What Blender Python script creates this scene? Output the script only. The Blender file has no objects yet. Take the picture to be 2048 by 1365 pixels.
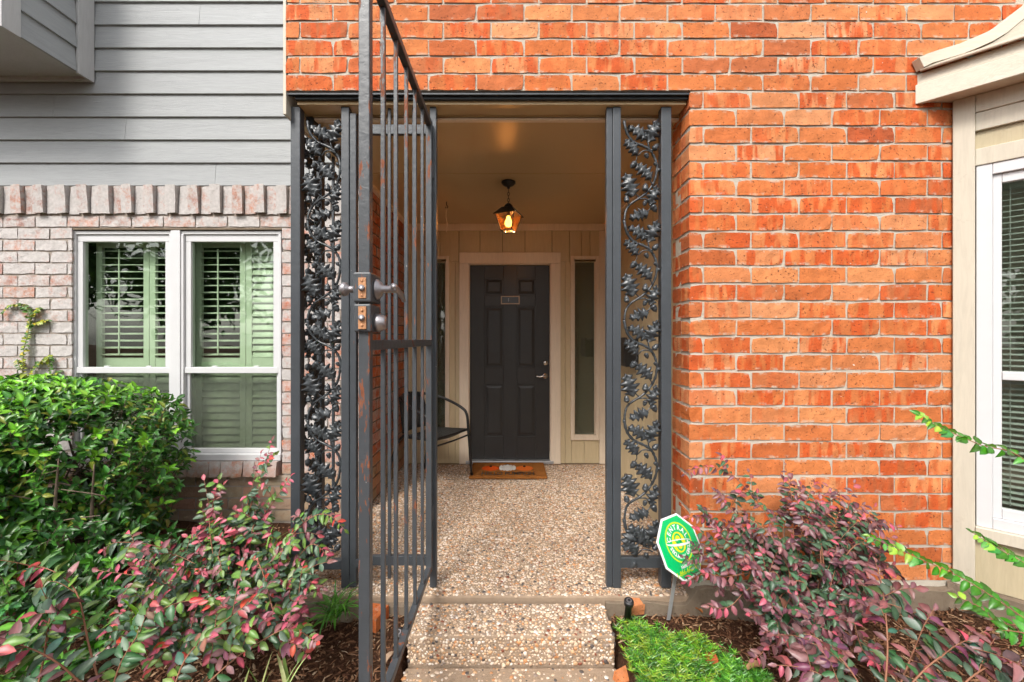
import bpy, math, random
import numpy as np
from mathutils import Vector, Matrix

SC = bpy.context.scene
COL = SC.collection
R = math.radians
rnd = random.Random(11)
rng = np.random.default_rng(5)

# ------------------------------------------------------------------ camera, sky, sun, exposure
F_PX, CX, CY = 820.0, 1022.0, 678.0          # focal length and principal point, in pixels of a 2048 px wide picture
CAM_Y, CAM_Z = -2.05, 1.28
cam_d = bpy.data.cameras.new('camera')
cam_d.sensor_width = 36.0
cam_d.lens = 36.0 * F_PX / 2048.0
cam_d.shift_x = 2.0 / 2048
cam_d.shift_y = -4.5 / 2048
cam_d.clip_start = 0.02
cam_d.clip_end = 500
cam = bpy.data.objects.new('camera', cam_d)
COL.objects.link(cam)
cam.location = (0, CAM_Y, CAM_Z)
cam.rotation_euler = (R(90), 0, 0)
SC.camera = cam

SUN_EL, SUN_AZ = 48.0, 205.0                  # the light comes from behind the camera and its left
world = bpy.data.worlds.new('World')
SC.world = world
world.use_nodes = True
wn, wl = world.node_tree.nodes, world.node_tree.links
sky = wn.new('ShaderNodeTexSky')
sky.sky_type = 'NISHITA'
sky.sun_disc = False
sky.sun_elevation = R(SUN_EL)
sky.sun_rotation = R(SUN_AZ)
sky.dust_density = 3.0
sky.air_density = 1.2
hsv = wn.new('ShaderNodeHueSaturation')       # a white overcast sky
hsv.inputs['Saturation'].default_value = 0.22
wl.new(sky.outputs[0], hsv.inputs['Color'])
wl.new(hsv.outputs[0], wn['Background'].inputs['Color'])
wn['Background'].inputs['Strength'].default_value = 0.15

sun_d = bpy.data.lights.new('sun', 'SUN')
sun_d.energy = 1.4
sun_d.angle = R(14)
sun_d.color = (1.0, 0.95, 0.88)
sun = bpy.data.objects.new('sun', sun_d)
COL.objects.link(sun)
a = R(SUN_AZ)
to_sun = Vector((math.sin(a) * math.cos(R(SUN_EL)), math.cos(a) * math.cos(R(SUN_EL)), math.sin(R(SUN_EL))))
sun.rotation_euler = to_sun.to_track_quat('Z', 'Y').to_euler()
sun.location = (-3, -6, 8)

SC.view_settings.view_transform = 'Standard'
SC.view_settings.look = 'None'
SC.view_settings.gamma = 1.0
SC.view_settings.exposure = 1.12
SC.view_settings.use_curve_mapping = False
SC.cycles.use_adaptive_sampling = True
SC.cycles.adaptive_threshold = 0.03
SC.cycles.max_bounces = 6
SC.cycles.diffuse_bounces = 4
SC.cycles.transparent_max_bounces = 10
SC.cycles.sample_clamp_indirect = 6.0

# ------------------------------------------------------------------ helpers
W = {}
def PX(px, y):
    return (px - CX) * (y - CAM_Y) / F_PX
def PZ(py, y):
    return CAM_Z + (CY - py) * (y - CAM_Y) / F_PX
def P3(px, py, d):
    return Vector(((px - CX) * d / F_PX, CAM_Y + d, CAM_Z + (CY - py) * d / F_PX))

def put(o, parent=None, world=None):
    world = world or Matrix.Identity(4)
    COL.objects.link(o)
    if parent is not None:
        o.parent = parent
        o.matrix_parent_inverse = W[parent.name].inverted()
    o.matrix_basis = world
    W[o.name] = world
    return o

def thing(name, label, cat, loc=(0, 0, 0), group=None):
    o = bpy.data.objects.new(name, None)
    o.empty_display_size = 0.1
    put(o, None, Matrix.Translation(Vector(loc)))
    return tag(o, label, cat, group)

def tag(o, label=None, cat=None, group=None, kind=None):
    if label: o['label'] = label
    if cat: o['category'] = cat
    if group: o['group'] = group
    if kind: o['kind'] = kind
    return o

class MB:
    def __init__(s):
        s.v, s.f = [], []
    def add(s, vs, fs):
        b = len(s.v)
        s.v += [tuple(p) for p in vs]
        s.f += [tuple(b + i for i in f) for f in fs]
        return s
    def box(s, x0, x1, y0, y1, z0, z1):
        vs = [(x, y, z) for z in (z0, z1) for y in (y0, y1) for x in (x0, x1)]
        return s.add(vs, [(0, 2, 3, 1), (4, 5, 7, 6), (0, 1, 5, 4), (1, 3, 7, 5), (3, 2, 6, 7), (2, 0, 4, 6)])
    def obox(s, c, ax, ay, az):
        c, ax, ay, az = Vector(c), Vector(ax), Vector(ay), Vector(az)
        vs = [c + ax * i + ay * j + az * k for k in (-1, 1) for j in (-1, 1) for i in (-1, 1)]
        return s.add(vs, [(0, 2, 3, 1), (4, 5, 7, 6), (0, 1, 5, 4), (1, 3, 7, 5), (3, 2, 6, 7), (2, 0, 4, 6)])
    def prism(s, pts, z0, z1):
        n = len(pts)
        vs = [(p[0], p[1], z0) for p in pts] + [(p[0], p[1], z1) for p in pts]
        fs = [(i, (i + 1) % n, n + (i + 1) % n, n + i) for i in range(n)]
        return s.add(vs, fs + [tuple(range(n - 1, -1, -1)), tuple(range(n, 2 * n))])
    def tube(s, pts, r, n=8, caps=True):
        pts = [Vector(p) for p in pts]
        m = len(pts)
        rs = r if isinstance(r, (list, tuple)) else [r] * m
        if len(rs) != m: rs = [max(.0006, q) for q in np.interp(np.linspace(0, 1, m), np.linspace(0, 1, len(rs)), rs)]
        vs, up = [], None
        for i, p in enumerate(pts):
            t = (pts[min(i + 1, m - 1)] - pts[max(i - 1, 0)]).normalized()
            if up is None:
                up = Vector((0, 0, 1)) if abs(t.z) < 0.9 else Vector((0, 1, 0))
            sd = t.cross(up).normalized()
            up = sd.cross(t).normalized()
            for k in range(n):
                q = 2 * math.pi * k / n
                vs.append(p + (sd * math.cos(q) + up * math.sin(q)) * rs[i])
        fs = []
        for i in range(m - 1):
            for k in range(n):
                k2 = (k + 1) % n
                fs.append((i * n + k, (i + 1) * n + k, (i + 1) * n + k2, i * n + k2))
        if caps:
            fs.append(tuple(range(n)))
            fs.append(tuple(range(m * n - 1, (m - 1) * n - 1, -1)))
        return s.add(vs, fs)
    def lathe(s, prof, o=(0, 0, 0), axis=(0, 0, 1), n=16):
        o, t = Vector(o), Vector(axis).normalized()
        up = Vector((0, 0, 1)) if abs(t.z) < 0.9 else Vector((0, 1, 0))
        sd = t.cross(up).normalized()
        up = sd.cross(t).normalized()
        vs = []
        for r, h in prof:
            for k in range(n):
                q = 2 * math.pi * k / n
                vs.append(o + t * h + (sd * math.cos(q) + up * math.sin(q)) * r)
        fs = []
        for i in range(len(prof) - 1):
            for k in range(n):
                k2 = (k + 1) % n
                fs.append((i * n + k, (i + 1) * n + k, (i + 1) * n + k2, i * n + k2))
        fs.append(tuple(range(n)))
        fs.append(tuple(range(len(prof) * n - 1, (len(prof) - 1) * n - 1, -1)))
        return s.add(vs, fs)
    def mesh(s, name, mat, smooth=False):
        me = bpy.data.meshes.new(name)
        me.from_pydata(s.v, [], s.f)
        if mat: me.materials.append(mat)
        if smooth:
            me.polygons.foreach_set('use_smooth', [True] * len(me.polygons))
        me.update()
        return me
    def build(s, name, mat, parent=None, smooth=False, bevel=0.0, seg=2, world=None, solid=0.0):
        o = bpy.data.objects.new(name, s.mesh(name, mat, smooth))
        put(o, parent, world)
        if solid:
            md = o.modifiers.new('thick', 'SOLIDIFY'); md.thickness = solid; md.offset = 0
        if bevel:
            md = o.modifiers.new('edge', 'BEVEL')
            md.width = bevel; md.segments = seg; md.limit_method = 'ANGLE'; md.angle_limit = R(40)
        return o

def box(name, mat, parent, x0, x1, y0, y1, z0, z1, bevel=0.003, seg=2):
    return MB().box(x0, x1, y0, y1, z0, z1).build(name, mat, parent, bevel=bevel, seg=seg)

def inst(name, me, parent, world):
    return put(bpy.data.objects.new(name, me), parent, world)

def smoothpath(pts, n=6):
    """Catmull-Rom through the points"""
    pts = [Vector(p) for p in pts]
    q = [pts[0] * 2 - pts[1]] + pts + [pts[-1] * 2 - pts[-2]]
    out = []
    for i in range(1, len(q) - 2):
        a, b, c, d = q[i - 1], q[i], q[i + 1], q[i + 2]
        for k in range(n):
            t = k / n
            out.append(0.5 * (2 * b + (c - a) * t + (2 * a - 5 * b + 4 * c - d) * t * t + (3 * b - a - 3 * c + d) * t ** 3))
    return out + [pts[-1]]

# ------------------------------------------------------------------ materials
class NT:
    def __init__(s, name):
        s.m = bpy.data.materials.new(name)
        s.m.use_nodes = True
        s.t = s.m.node_tree
        s.b = s.t.nodes['Principled BSDF']
        s.out = s.t.nodes['Material Output']
    def n(s, typ, **kw):
        nd = s.t.nodes.new('ShaderNode' + typ)
        for k, v in kw.items():
            if k.startswith('i_'):
                key = k[2:]
                key = int(key) if key.isdigit() else key.replace('_', ' ')
                if hasattr(v, 'is_output') or isinstance(v, bpy.types.NodeSocket):
                    s.t.links.new(v, nd.inputs[key])
                else:
                    nd.inputs[key].default_value = v
            else:
                setattr(nd, k, v)
        return nd
    def link(s, a, b):
        s.t.links.new(a, b)
    def coord(s, kind='Object', scale=(1, 1, 1), offset=None):
        c = s.n('TexCoord').outputs[kind] if kind != 'Position' else s.n('NewGeometry').outputs['Position']
        mp = s.n('Mapping', i_Vector=c)
        mp.inputs['Scale'].default_value = scale
        if offset is not None:
            s.link(offset, mp.inputs['Location'])
        return mp.outputs[0]
    def noise(s, vec, scale=5, detail=4, rough=0.55, dist=0.0):
        return s.n('TexNoise', i_Vector=vec, i_Scale=scale, i_Detail=detail, i_Roughness=rough, i_Distortion=dist).outputs['Fac']
    def ramp(s, fac, stops, interp='LINEAR'):
        r = s.n('ValToRGB', i_Fac=fac)
        cr = r.color_ramp
        cr.interpolation = interp
        while len(cr.elements) > 1: cr.elements.remove(cr.elements[0])
        for i, (p, c) in enumerate(stops):
            e = cr.elements[0] if i == 0 else cr.elements.new(p)
            e.position = p
            c = (c, c, c) if isinstance(c, (int, float)) else c
            e.color = (c[0], c[1], c[2], 1)
        return r.outputs[0]
    def mix(s, fac, a, b, mode='MIX'):
        nd = s.n('MixRGB', blend_type=mode)
        for k, v in (('Fac', fac), ('Color1', a), ('Color2', b)):
            if isinstance(v, bpy.types.NodeSocket): s.link(v, nd.inputs[k])
            elif k == 'Fac': nd.inputs[k].default_value = v
            else: nd.inputs[k].default_value = (v[0], v[1], v[2], 1)
        return nd.outputs[0]
    def math(s, op, a, b=0.0):
        nd = s.n('Math', operation=op)
        for k, v in ((0, a), (1, b)):
            if isinstance(v, bpy.types.NodeSocket): s.link(v, nd.inputs[k])
            else: nd.inputs[k].default_value = v
        return nd.outputs[0]
    def bump(s, h, strength=0.3, dist=0.01, base=None):
        nd = s.n('Bump', i_Height=h, i_Strength=strength, i_Distance=dist)
        if base is not None: s.link(base, nd.inputs['Normal'])
        return nd.outputs[0]
    def done(s, color=None, rough=0.6, metal=0.0, normal=None, spec=None):
        for k, v in (('Base Color', color), ('Roughness', rough), ('Metallic', metal), ('Normal', normal), ('Specular IOR Level', spec)):
            if v is None: continue
            if isinstance(v, bpy.types.NodeSocket): s.link(v, s.b.inputs[k])
            elif k == 'Base Color': s.b.inputs[k].default_value = (v[0], v[1], v[2], 1)
            else: s.b.inputs[k].default_value = v
        return s.m

def paint(name, col, rough=0.5, var=0.12, scale=6, bump=0.15, bscale=90, stretch=(1, 1, 1), dirt=None, dirt_lo=0.6):
    t = NT(name)
    v = t.coord('Position', stretch)
    big = t.noise(v, scale, 4)
    c = t.mix(big, [x * (1 - var) for x in col], [min(1, x * (1 + var)) for x in col])
    if dirt:
        d = t.ramp(t.noise(v, scale * 2.3, 6, 0.7), [(dirt_lo, 0.0), (min(.99, dirt_lo + .16), 1.0)])
        c = t.mix(d, c, dirt)
    nb = t.bump(t.noise(v, bscale, 3), bump, 0.004)
    return t.done(c, rough, 0, nb)

def brick_mat(name, stops, white=None, wcol=(.51, .475, .455), streak=(.50, .085, .018), pits=True):
    """fired brick: one tone for each brick, fire streaks, pits, chips; white = amount of worn whitewash over it"""
    t = NT(name)
    info = t.n('ObjectInfo').outputs['Random']
    wn_ = t.n('TexWhiteNoise', noise_dimensions='1D', i_W=info)
    offs = t.n('VectorMath', operation='SCALE', i_0=wn_.outputs['Color'])
    offs.inputs['Scale'].default_value = 40.0
    v = t.coord('Object', (1, 1, 1), offs.outputs[0])
    vs = t.coord('Object', (1, 1, .18), offs.outputs[0])
    base = t.ramp(info, stops)
    band = t.ramp(t.noise(vs, 26, 2, .5), [(.44, 0.0), (.56, 1.0)])
    amount = t.math('MULTIPLY', band, t.ramp(wn_.outputs['Value'], [(.25, 0.0), (.75, .95)]))
    c = t.mix(amount, base, streak)
    fine = t.noise(v, 140, 4, .7)
    c = t.mix(.45, c, t.ramp(fine, [(.3, .7), (.7, 1.25)]), 'MULTIPLY')
    mid = t.noise(v, 18, 4, .6)
    c = t.mix(.55, c, t.ramp(mid, [(.3, .72), (.7, 1.25)]), 'MULTIPLY')
    c = t.mix(.6, c, t.ramp(t.noise(t.coord('Position'), 1.3, 3), [(.35, .84), (.65, 1.12)]), 'MULTIPLY')
    h = t.math('ADD', t.math('MULTIPLY', fine, .35), mid)
    if pits:
        pit = t.ramp(t.noise(v, 105, 2, .5), [(.30, 1.0), (.345, 0.0)])
        c = t.mix(t.math('MULTIPLY', pit, .75), c, (.09, .03, .02))
        h = t.math('SUBTRACT', h, t.math('MULTIPLY', pit, .8))
    # drips of light paint and mortar smears
    spl = t.ramp(t.noise(v, 34, 3, .6), [(.735, 0.0), (.76, 1.0)])
    c = t.mix(t.math('MULTIPLY', spl, .8), c, (.72, .66, .58))
    # mortar smeared over the arrises
    oz = t.n('SeparateXYZ', i_0=t.n('TexCoord').outputs['Object']).outputs['Z']
    rim = t.ramp(t.math('ABSOLUTE', oz), [(.022, 0.0), (.034, 1.0)])
    sm = t.math('MULTIPLY', rim, t.ramp(t.noise(v, 27, 4, .65), [(.52, 0.0), (.66, .85)]))
    c = t.mix(sm, c, (.50, .42, .33))
    if white is not None:
        th = t.math('SUBTRACT', 1.0 - white, t.math('MULTIPLY', t.math('SUBTRACT', wn_.outputs['Value'], .5), .22))
        n2 = t.math('ADD', t.math('MULTIPLY', t.noise(v, 15, 6, .72), .8), t.math('MULTIPLY', t.noise(v, 70, 4, .7), .25))
        mk = t.n('MapRange', i_Value=n2, i_1=t.math('SUBTRACT', th, .12), i_2=t.math('ADD', th, .14)).outputs[0]
        wc = t.mix(t.noise(v, 45, 4), [x * .66 for x in wcol], [min(1, x * 1.2) for x in wcol])
        c = t.mix(mk, c, wc)
        # the foot of the wall has lost its whitewash to damp
        pos = t.n('SeparateXYZ', i_0=t.n('NewGeometry').outputs['Position']).outputs['Z']
        damp = t.ramp(t.math('ADD', pos, t.math('MULTIPLY', t.math('SUBTRACT', mid, .5), .3)), [(.22, 1.0), (.38, 0.0)])
        c = t.mix(t.math('MULTIPLY', damp, .8), c, t.mix(t.ramp(wn_.outputs['Value'], [(.2, .05), (.9, .75)]), t.mix(mid, (.20, .155, .08), (.42, .33, .20)), base))
    nb = t.bump(h, .8, .006)
    return t.done(c, .82, 0, nb, .25)

ORANGE = [(0, (.40, .095, .026)), (.12, (.56, .180, .055)), (.26, (.49, .130, .033)), (.4, (.61, .240, .090)), (.52, (.52, .150, .042)),
          (.66, (.60, .26, .115)), (.78, (.54, .175, .058)), (.9, (.35, .075, .024)), (1, (.57, .195, .068))]
REDS = [(0, (.34, .10, .05)), (.2, (.42, .15, .08)), (.4, (.30, .09, .05)), (.6, (.47, .17, .08)), (.8, (.50, .14, .05)), (1, (.36, .12, .07))]
M = {}
M['brick'] = brick_mat('orange brick', ORANGE)
M['brick_white'] = brick_mat('whitewashed brick', REDS, white=.63)
M['brick_worn'] = brick_mat('worn whitewashed brick', [(0, (.46, .13, .06)), (.5, (.55, .17, .07)), (1, (.42, .12, .06))], white=.56)
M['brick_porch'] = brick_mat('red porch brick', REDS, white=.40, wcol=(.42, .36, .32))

def mortar_mat(name, lo, hi):
    t = NT(name)
    v = t.coord('Position')
    c = t.mix(t.noise(v, 9, 5, .65), lo, hi)
    c = t.mix(t.ramp(t.noise(v, 60, 4, .7), [(.6, 0.0), (.75, .7)]), c, [x * .5 for x in lo])
    n1 = t.noise(v, 160, 4, .7)
    n2 = t.noise(v, 30, 4, .6)
    return t.done(c, .95, 0, t.bump(t.math('ADD', n1, n2), .7, .006), .1)
M['mortar'] = mortar_mat('mortar', (.42, .37, .30), (.58, .53, .45))
M['mortar_grey'] = mortar_mat('grey mortar', (.26, .22, .185), (.42, .36, .31))
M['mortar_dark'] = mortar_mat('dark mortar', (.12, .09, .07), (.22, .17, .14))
M['concrete'] = mortar_mat('concrete', (.13, .095, .065), (.27, .215, .16))

def wood_paint(name, col, axis='x', rough=.55, depth=.5, var=.08, dirt=None):
    t = NT(name)
    info = t.n('ObjectInfo').outputs['Random']
    offs = t.n('VectorMath', operation='SCALE', i_0=t.n('TexWhiteNoise', noise_dimensions='1D', i_W=info).outputs['Color'])
    offs.inputs['Scale'].default_value = 20.0
    sc = {'x': (.09, 1, 1), 'z': (1, 1, .09), 'y': (1, .09, 1)}[axis]
    v = t.coord('Object', sc, offs.outputs[0])
    w = t.noise(v, 55, 5, .65, 1.2)
    ring = t.math('FRACT', t.math('MULTIPLY', t.noise(v, 9, 2, .4, .3), 14.0))
    vp = t.coord('Position')
    c = t.mix(t.noise(vp, 3.5, 4), [x * (1 - var) for x in col], [min(1, x * (1 + var)) for x in col])
    c = t.mix(.3, c, t.ramp(w, [(.35, .78), (.6, 1.08)]), 'MULTIPLY')
    if dirt:
        d = t.ramp(t.noise(vp, 13, 6, .75), [(.62, 0.0), (.8, 1.0)])
        c = t.mix(d, c, dirt)
    h = t.math('ADD', w, t.math('MULTIPLY', ring, .35))
    return t.done(c, rough, 0, t.bump(h, depth, .003), .3)
M['siding'] = wood_paint('grey siding paint', (.305, .315, .318), 'x', .55, .55, .05)
M['siding_side'] = wood_paint('grey siding paint on the box side', (.305, .315, .318), 'y', .55, .55, .05)
M['siding_trim'] = wood_paint('grey trim paint', (.43, .425, .42), 'z', .55, .4)
M['cream'] = wood_paint('cream trim paint', (.52, .47, .38), 'z', .5, .35, .06, (.38, .33, .25))
M['cream_x'] = wood_paint('cream fascia paint', (.57, .515, .42), 'x', .5, .35, .06, (.36, .31, .22))
M['white'] = paint('white window frame', (.57, .565, .57), .4, .05, 8, .05, 60, dirt=(.42, .38, .32), dirt_lo=.68)
M['porch_trim'] = wood_paint('pinkish cream porch trim', (.76, .645, .51), 'z', .45, .2, .04)
M['porch_wall'] = wood_paint('tan porch siding', (.58, .475, .30), 'z', .5, .12, .05)
M['porch_ceiling'] = paint('tan porch ceiling', (.55, .405, .22), .36, .04, 2.5, .10, 70)
M['bay_panel'] = wood_paint('beige bay panel', (.45, .38, .25), 'z', .6, .5, .06)

def iron_mat(name, col, rust=.70, rough=.42):
    t = NT(name)
    v = t.coord('Position')
    vz = t.coord('Position', (1, 1, .25))
    c = t.mix(t.noise(v, 7, 4), [x * .8 for x in col], [x * 1.25 for x in col])
    r = t.ramp(t.noise(vz, 23, 5, .7), [(rust, 0.0), (rust + .03, 1.0)])
    c = t.mix(r, c, t.mix(t.noise(v, 80, 3), (.10, .025, .012), (.30, .10, .04)))
    chip = t.ramp(t.noise(v, 62, 3, .6), [(.735, 0.0), (.75, 1.0)])
    c = t.mix(t.math('MULTIPLY', chip, .8), c, (.55, .52, .48))
    rr = t.mix(r, (rough,) * 3, (.85,) * 3)
    h = t.math('ADD', t.noise(v, 45, 3, .55), t.math('MULTIPLY', t.noise(v, 220, 2), .25))
    return t.done(c, rr, 0, t.bump(h, .35, .004), .5)
M['iron'] = iron_mat('slate blue iron paint', (.044, .050, .057))
M['iron_gate'] = iron_mat('chipped slate blue gate paint', (.050, .055, .061), .60)
M['iron_cast'] = iron_mat('cast iron foliage paint', (.036, .041, .045), .75, .32)
M['iron_dark'] = iron_mat('dark lintel paint', (.020, .025, .030), .72, .5)

def simple(name, col, rough=.5, metal=0.0, spec=None, emit=None, es=0.0):
    t = NT(name)
    if emit:
        t.b.inputs['Emission Color'].default_value = (*emit, 1)
        t.b.inputs['Emission Strength'].default_value = es
    return t.done(col, rough, metal, None, spec)
M['door'] = wood_paint('charcoal door paint', (.034, .033, .032), 'z', .38, .12, .1)
M['black'] = simple('black paint', (.012, .012, .013), .35)
M['black_plastic'] = simple('black plastic', (.015, .015, .016), .45)
M['chrome'] = simple('satin nickel', (.62, .60, .57), .22, 1.0)
M['steel_old'] = paint('tarnished steel', (.32, .30, .31), .38, .25, 30, .2, 120)
M['steel_old'].node_tree.nodes['Principled BSDF'].inputs['Metallic'].default_value = .8
M['rust'] = paint('rusty plate', (.42, .20, .09), .6, .4, 60, .4, 150, dirt=(.16, .05, .02), dirt_lo=.55)
M['gold'] = paint('aged brass', (.42, .29, .18), .4, .2, 60, .2, 150)
M['grey_stake'] = simple('grey aluminium stake', (.42, .42, .43), .4, .6)
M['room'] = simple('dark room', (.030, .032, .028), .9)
M['louver'] = paint('green tinted white shutter paint', (.66, .69, .63), .45, .04, 6, .04, 60)
M['blind'] = simple('pale blind slats', (.50, .52, .50), .5)

def glass_mat(name, tint, refl=1.0, rough=0.0, film=None, film_fac=0.0):
    t = NT(name)
    t.t.nodes.remove(t.b)
    fc = t.n('LayerWeight').outputs['Facing']
    fr = t.math('ADD', .04, t.math('MULTIPLY', t.math('POWER', fc, 5.0), .96))
    fac = t.math('MULTIPLY', fr, refl)
    tr = t.n('BsdfTransparent'); tr.inputs[0].default_value = (*tint, 1)
    gl = t.n('BsdfGlossy'); gl.inputs['Roughness'].default_value = rough
    v = t.coord('Position')
    nb = t.bump(t.noise(v, 2.2, 2), .06, .05)
    t.link(nb, gl.inputs['Normal'])
    under = tr.outputs[0]
    if film:
        df = t.n('BsdfDiffuse'); df.inputs[0].default_value = (*film, 1)
        m0 = t.n('MixShader')
        ff = t.ramp(t.noise(v, 6, 6, .7), [(.3, film_fac * .6), (.75, min(1, film_fac * 1.3))])
        t.link(ff, m0.inputs[0]); t.link(under, m0.inputs[1]); t.link(df.outputs[0], m0.inputs[2])
        under = m0.outputs[0]
    mx = t.n('MixShader')
    t.link(fac, mx.inputs[0]); t.link(under, mx.inputs[1]); t.link(gl.outputs[0], mx.inputs[2])
    t.link(mx.outputs[0], t.out.inputs['Surface'])
    return t.m
M['glass'] = glass_mat('green tinted window glass', (.86, .92, .84), 1.9)
M['glass_screen'] = glass_mat('screened window glass', (.72, .76, .68), 1.0, 0, (.22, .24, .20), .25)
M['glass_bay'] = glass_mat('bay window glass', (.80, .84, .80), 1.6)
M['glass_side'] = glass_mat('dusty sidelight glass', (.55, .6, .52), 2.0, .02, (.16, .17, .12), .5)
M['glass_amber'] = glass_mat('amber lantern glass', (.85, .58, .32), 1.0, .15, (.3, .18, .07), .30)

def leaf_mat(name, rough=.4, trans=.25, spec=.5):
    t = NT(name)
    at = t.n('Attribute', attribute_name='lc').outputs['Color']
    v = t.coord('Object')
    c = t.mix(.5, at, t.ramp(t.noise(t.coord('Position'), 75, 4), [(.3, .68), (.7, 1.3)]), 'MULTIPLY')
    t.done(c, rough, 0, None, spec)
    tl = t.n('BsdfTranslucent')
    t.link(c, tl.inputs[0])
    mx = t.n('MixShader', i_0=trans)
    t.link(t.b.outputs[0], mx.inputs[1]); t.link(tl.outputs[0], mx.inputs[2])
    t.link(mx.outputs[0], t.out.inputs['Surface'])
    return t.m
M['leaf_gloss'] = leaf_mat('glossy green leaf', .36, .18, .5)
M['leaf_soft'] = leaf_mat('soft leaf', .40, .18, .5)
M['stem'] = paint('reddish stem', (.26, .11, .06), .7, .25, 30, .2, 90)
M['bark'] = paint('grey brown bark', (.14, .10, .07), .9, .35, 25, .6, 70)
M['stem_green'] = paint('green brown stem', (.16, .15, .06), .7, .25, 30, .2, 90)

# ------------------------------------------------------------------ the setting: ground, slab, walk, step
def ground_h(x, y):
    h = -.085 + .022 * math.sin(3.1 * x + 1.3) * math.cos(2.7 * y + .4) + .012 * math.sin(9 * x + 5 * y)
    if y < -.6: h -= min(.10, .10 * (-.6 - y))
    if abs(x) < .49 and y < .02: h = -.34
    if abs(x) > 8 or y < -6: h = -.25
    return h

t = NT('bark mulch soil')
v = t.coord('Position')
c = t.mix(t.noise(v, 14, 6, .7), (.035, .017, .010), (.115, .055, .030))
M['soil'] = t.done(t.mix(t.ramp(t.noise(v, 70, 4, .7), [(.5, 0.0), (.7, .8)]), c, (.17, .085, .045)), .95, 0,
                   t.bump(t.math('ADD', t.noise(v, 50, 5, .7), t.noise(t.coord('Position', (1, 3, 1)), 90, 3)), .9, .02), .1)
xs = [-80, -40, -20, -10, -7] + [round(-5 + .05 * i, 3) for i in range(201)] + [7, 10, 20, 40, 80]
ys = [-80, -40, -20, -10, -6] + [round(-4 + .05 * i, 3) for i in range(103)] + [2, 6, 20, 60]
vs = [(x, y, ground_h(x, y)) for y in ys for x in xs]
nx = len(xs)
fs = [(j * nx + i, j * nx + i + 1, (j + 1) * nx + i + 1, (j + 1) * nx + i) for j in range(len(ys) - 1) for i in range(nx - 1)]
mb = MB(); mb.v, mb.f = vs, fs
tag(mb.build('ground', M['soil'], smooth=True), kind='structure')

# exposed aggregate: cement bed with real pebbles set into it
t = NT('cement bed')
v = t.coord('Position')
M['bed'] = t.done(t.mix(t.noise(v, 18, 5, .7), (.24, .165, .11), (.42, .32, .23)), .95, 0, t.bump(t.noise(v, 190, 4, .7), .8, .006), .1)
t = NT('river pebbles')
ri = t.n('NewGeometry').outputs['Random Per Island']
pc = t.ramp(ri, [(0, (.56, .44, .33)), (.12, (.68, .57, .47)), (.24, (.60, .40, .24)), (.33, (.74, .67, .60)), (.43, (.55, .29, .14)), (.51, (.30, .25, .22)),
                 (.55, (.68, .55, .42)), (.63, (.10, .09, .09)), (.67, (.70, .56, .43)), (.73, (.24, .08, .045)), (.76, (.73, .69, .65)), (.84, (.54, .41, .30)),
                 (.90, (.09, .08, .08)), (.925, (.60, .30, .13)), (.95, (.70, .64, .56))], 'CONSTANT')
v = t.coord('Position')
pc = t.mix(.6, pc, t.ramp(t.noise(v, 3.2, 5, .65), [(.3, (.60, .46, .35)), (.62, (1.0, .90, .80))]), 'MULTIPLY')
pc = t.mix(.4, pc, t.ramp(t.noise(v, 230, 3), [(.3, .7), (.7, 1.2)]), 'MULTIPLY')
M['pebble'] = t.done(pc, .55, 0, None, .4)

def pebbles(name, parent, org, eu, ev, en, lu, lv, size, keep=None):
    """low domes of many outlines packed over a rectangle, as one mesh"""
    org, eu, ev, en = (np.array(q, float) for q in (org, eu, ev, en))
    st = size * .90
    nu, nv = int(lu / st), int(lv / st)
    gu, gv = np.meshgrid(np.arange(nu), np.arange(nv))
    u = (gu + .5 * (gv % 2)).ravel() * st + rng.uniform(-.33, .33, nu * nv) * st
    w = gv.ravel() * st + rng.uniform(-.33, .33, nu * nv) * st
    ok = (u > .004) & (u < lu - .004) & (w > .004) & (w < lv - .004)
    if keep is not None: ok &= keep(u, w)
    u, w = u[ok], w[ok]
    n = len(u)
    s = size * rng.uniform(.28, .66, n) * rng.choice([1, 1, 1, 1.35, .8], n)
    asp = rng.uniform(.6, 1.0, n); rot = rng.uniform(0, math.pi, n); hh = s * rng.uniform(.30, .6, n)
    k = 6
    ang = np.arange(k) * 2 * math.pi / k
    jit = rng.uniform(.74, 1.2, (n, k))
    rings = []
    for rr, zz in ((1.0, -.15), (.80, .62), (0, 1.0)):
        if rr == 0:
            a_, b_ = np.zeros((n, 1)), np.zeros((n, 1))
        else:
            a_ = rr * s[:, None] * jit * np.cos(ang)[None]
            b_ = rr * s[:, None] * asp[:, None] * jit * np.sin(ang)[None]
        x = a_ * np.cos(rot)[:, None] - b_ * np.sin(rot)[:, None] + u[:, None]
        y = a_ * np.sin(rot)[:, None] + b_ * np.cos(rot)[:, None] + w[:, None]
        z = np.broadcast_to((zz * hh)[:, None], x.shape)
        rings.append(np.stack([x, y, z], -1))
    pts = np.concatenate(rings, 1)                       # n, 13, 3
    co = org + pts[..., :1] * eu + pts[..., 1:2] * ev + pts[..., 2:] * en
    tri = []
    for i in range(k):
        j = (i + 1) % k
        tri += [(i, j, k + j), (i, k + j, k + i), (k + i, k + j, 2 * k)]
    tri = np.array(tri)
    T = (np.arange(n)[:, None, None] * 13 + tri[None]).reshape(-1)
    me = bpy.data.meshes.new(name)
    fast_mesh(me, co.reshape(-1, 3), T, True)
    me.materials.append(M['pebble'])
    o = put(bpy.data.objects.new(name, me), parent)
    return tag(o, kind='stuff')

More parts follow.
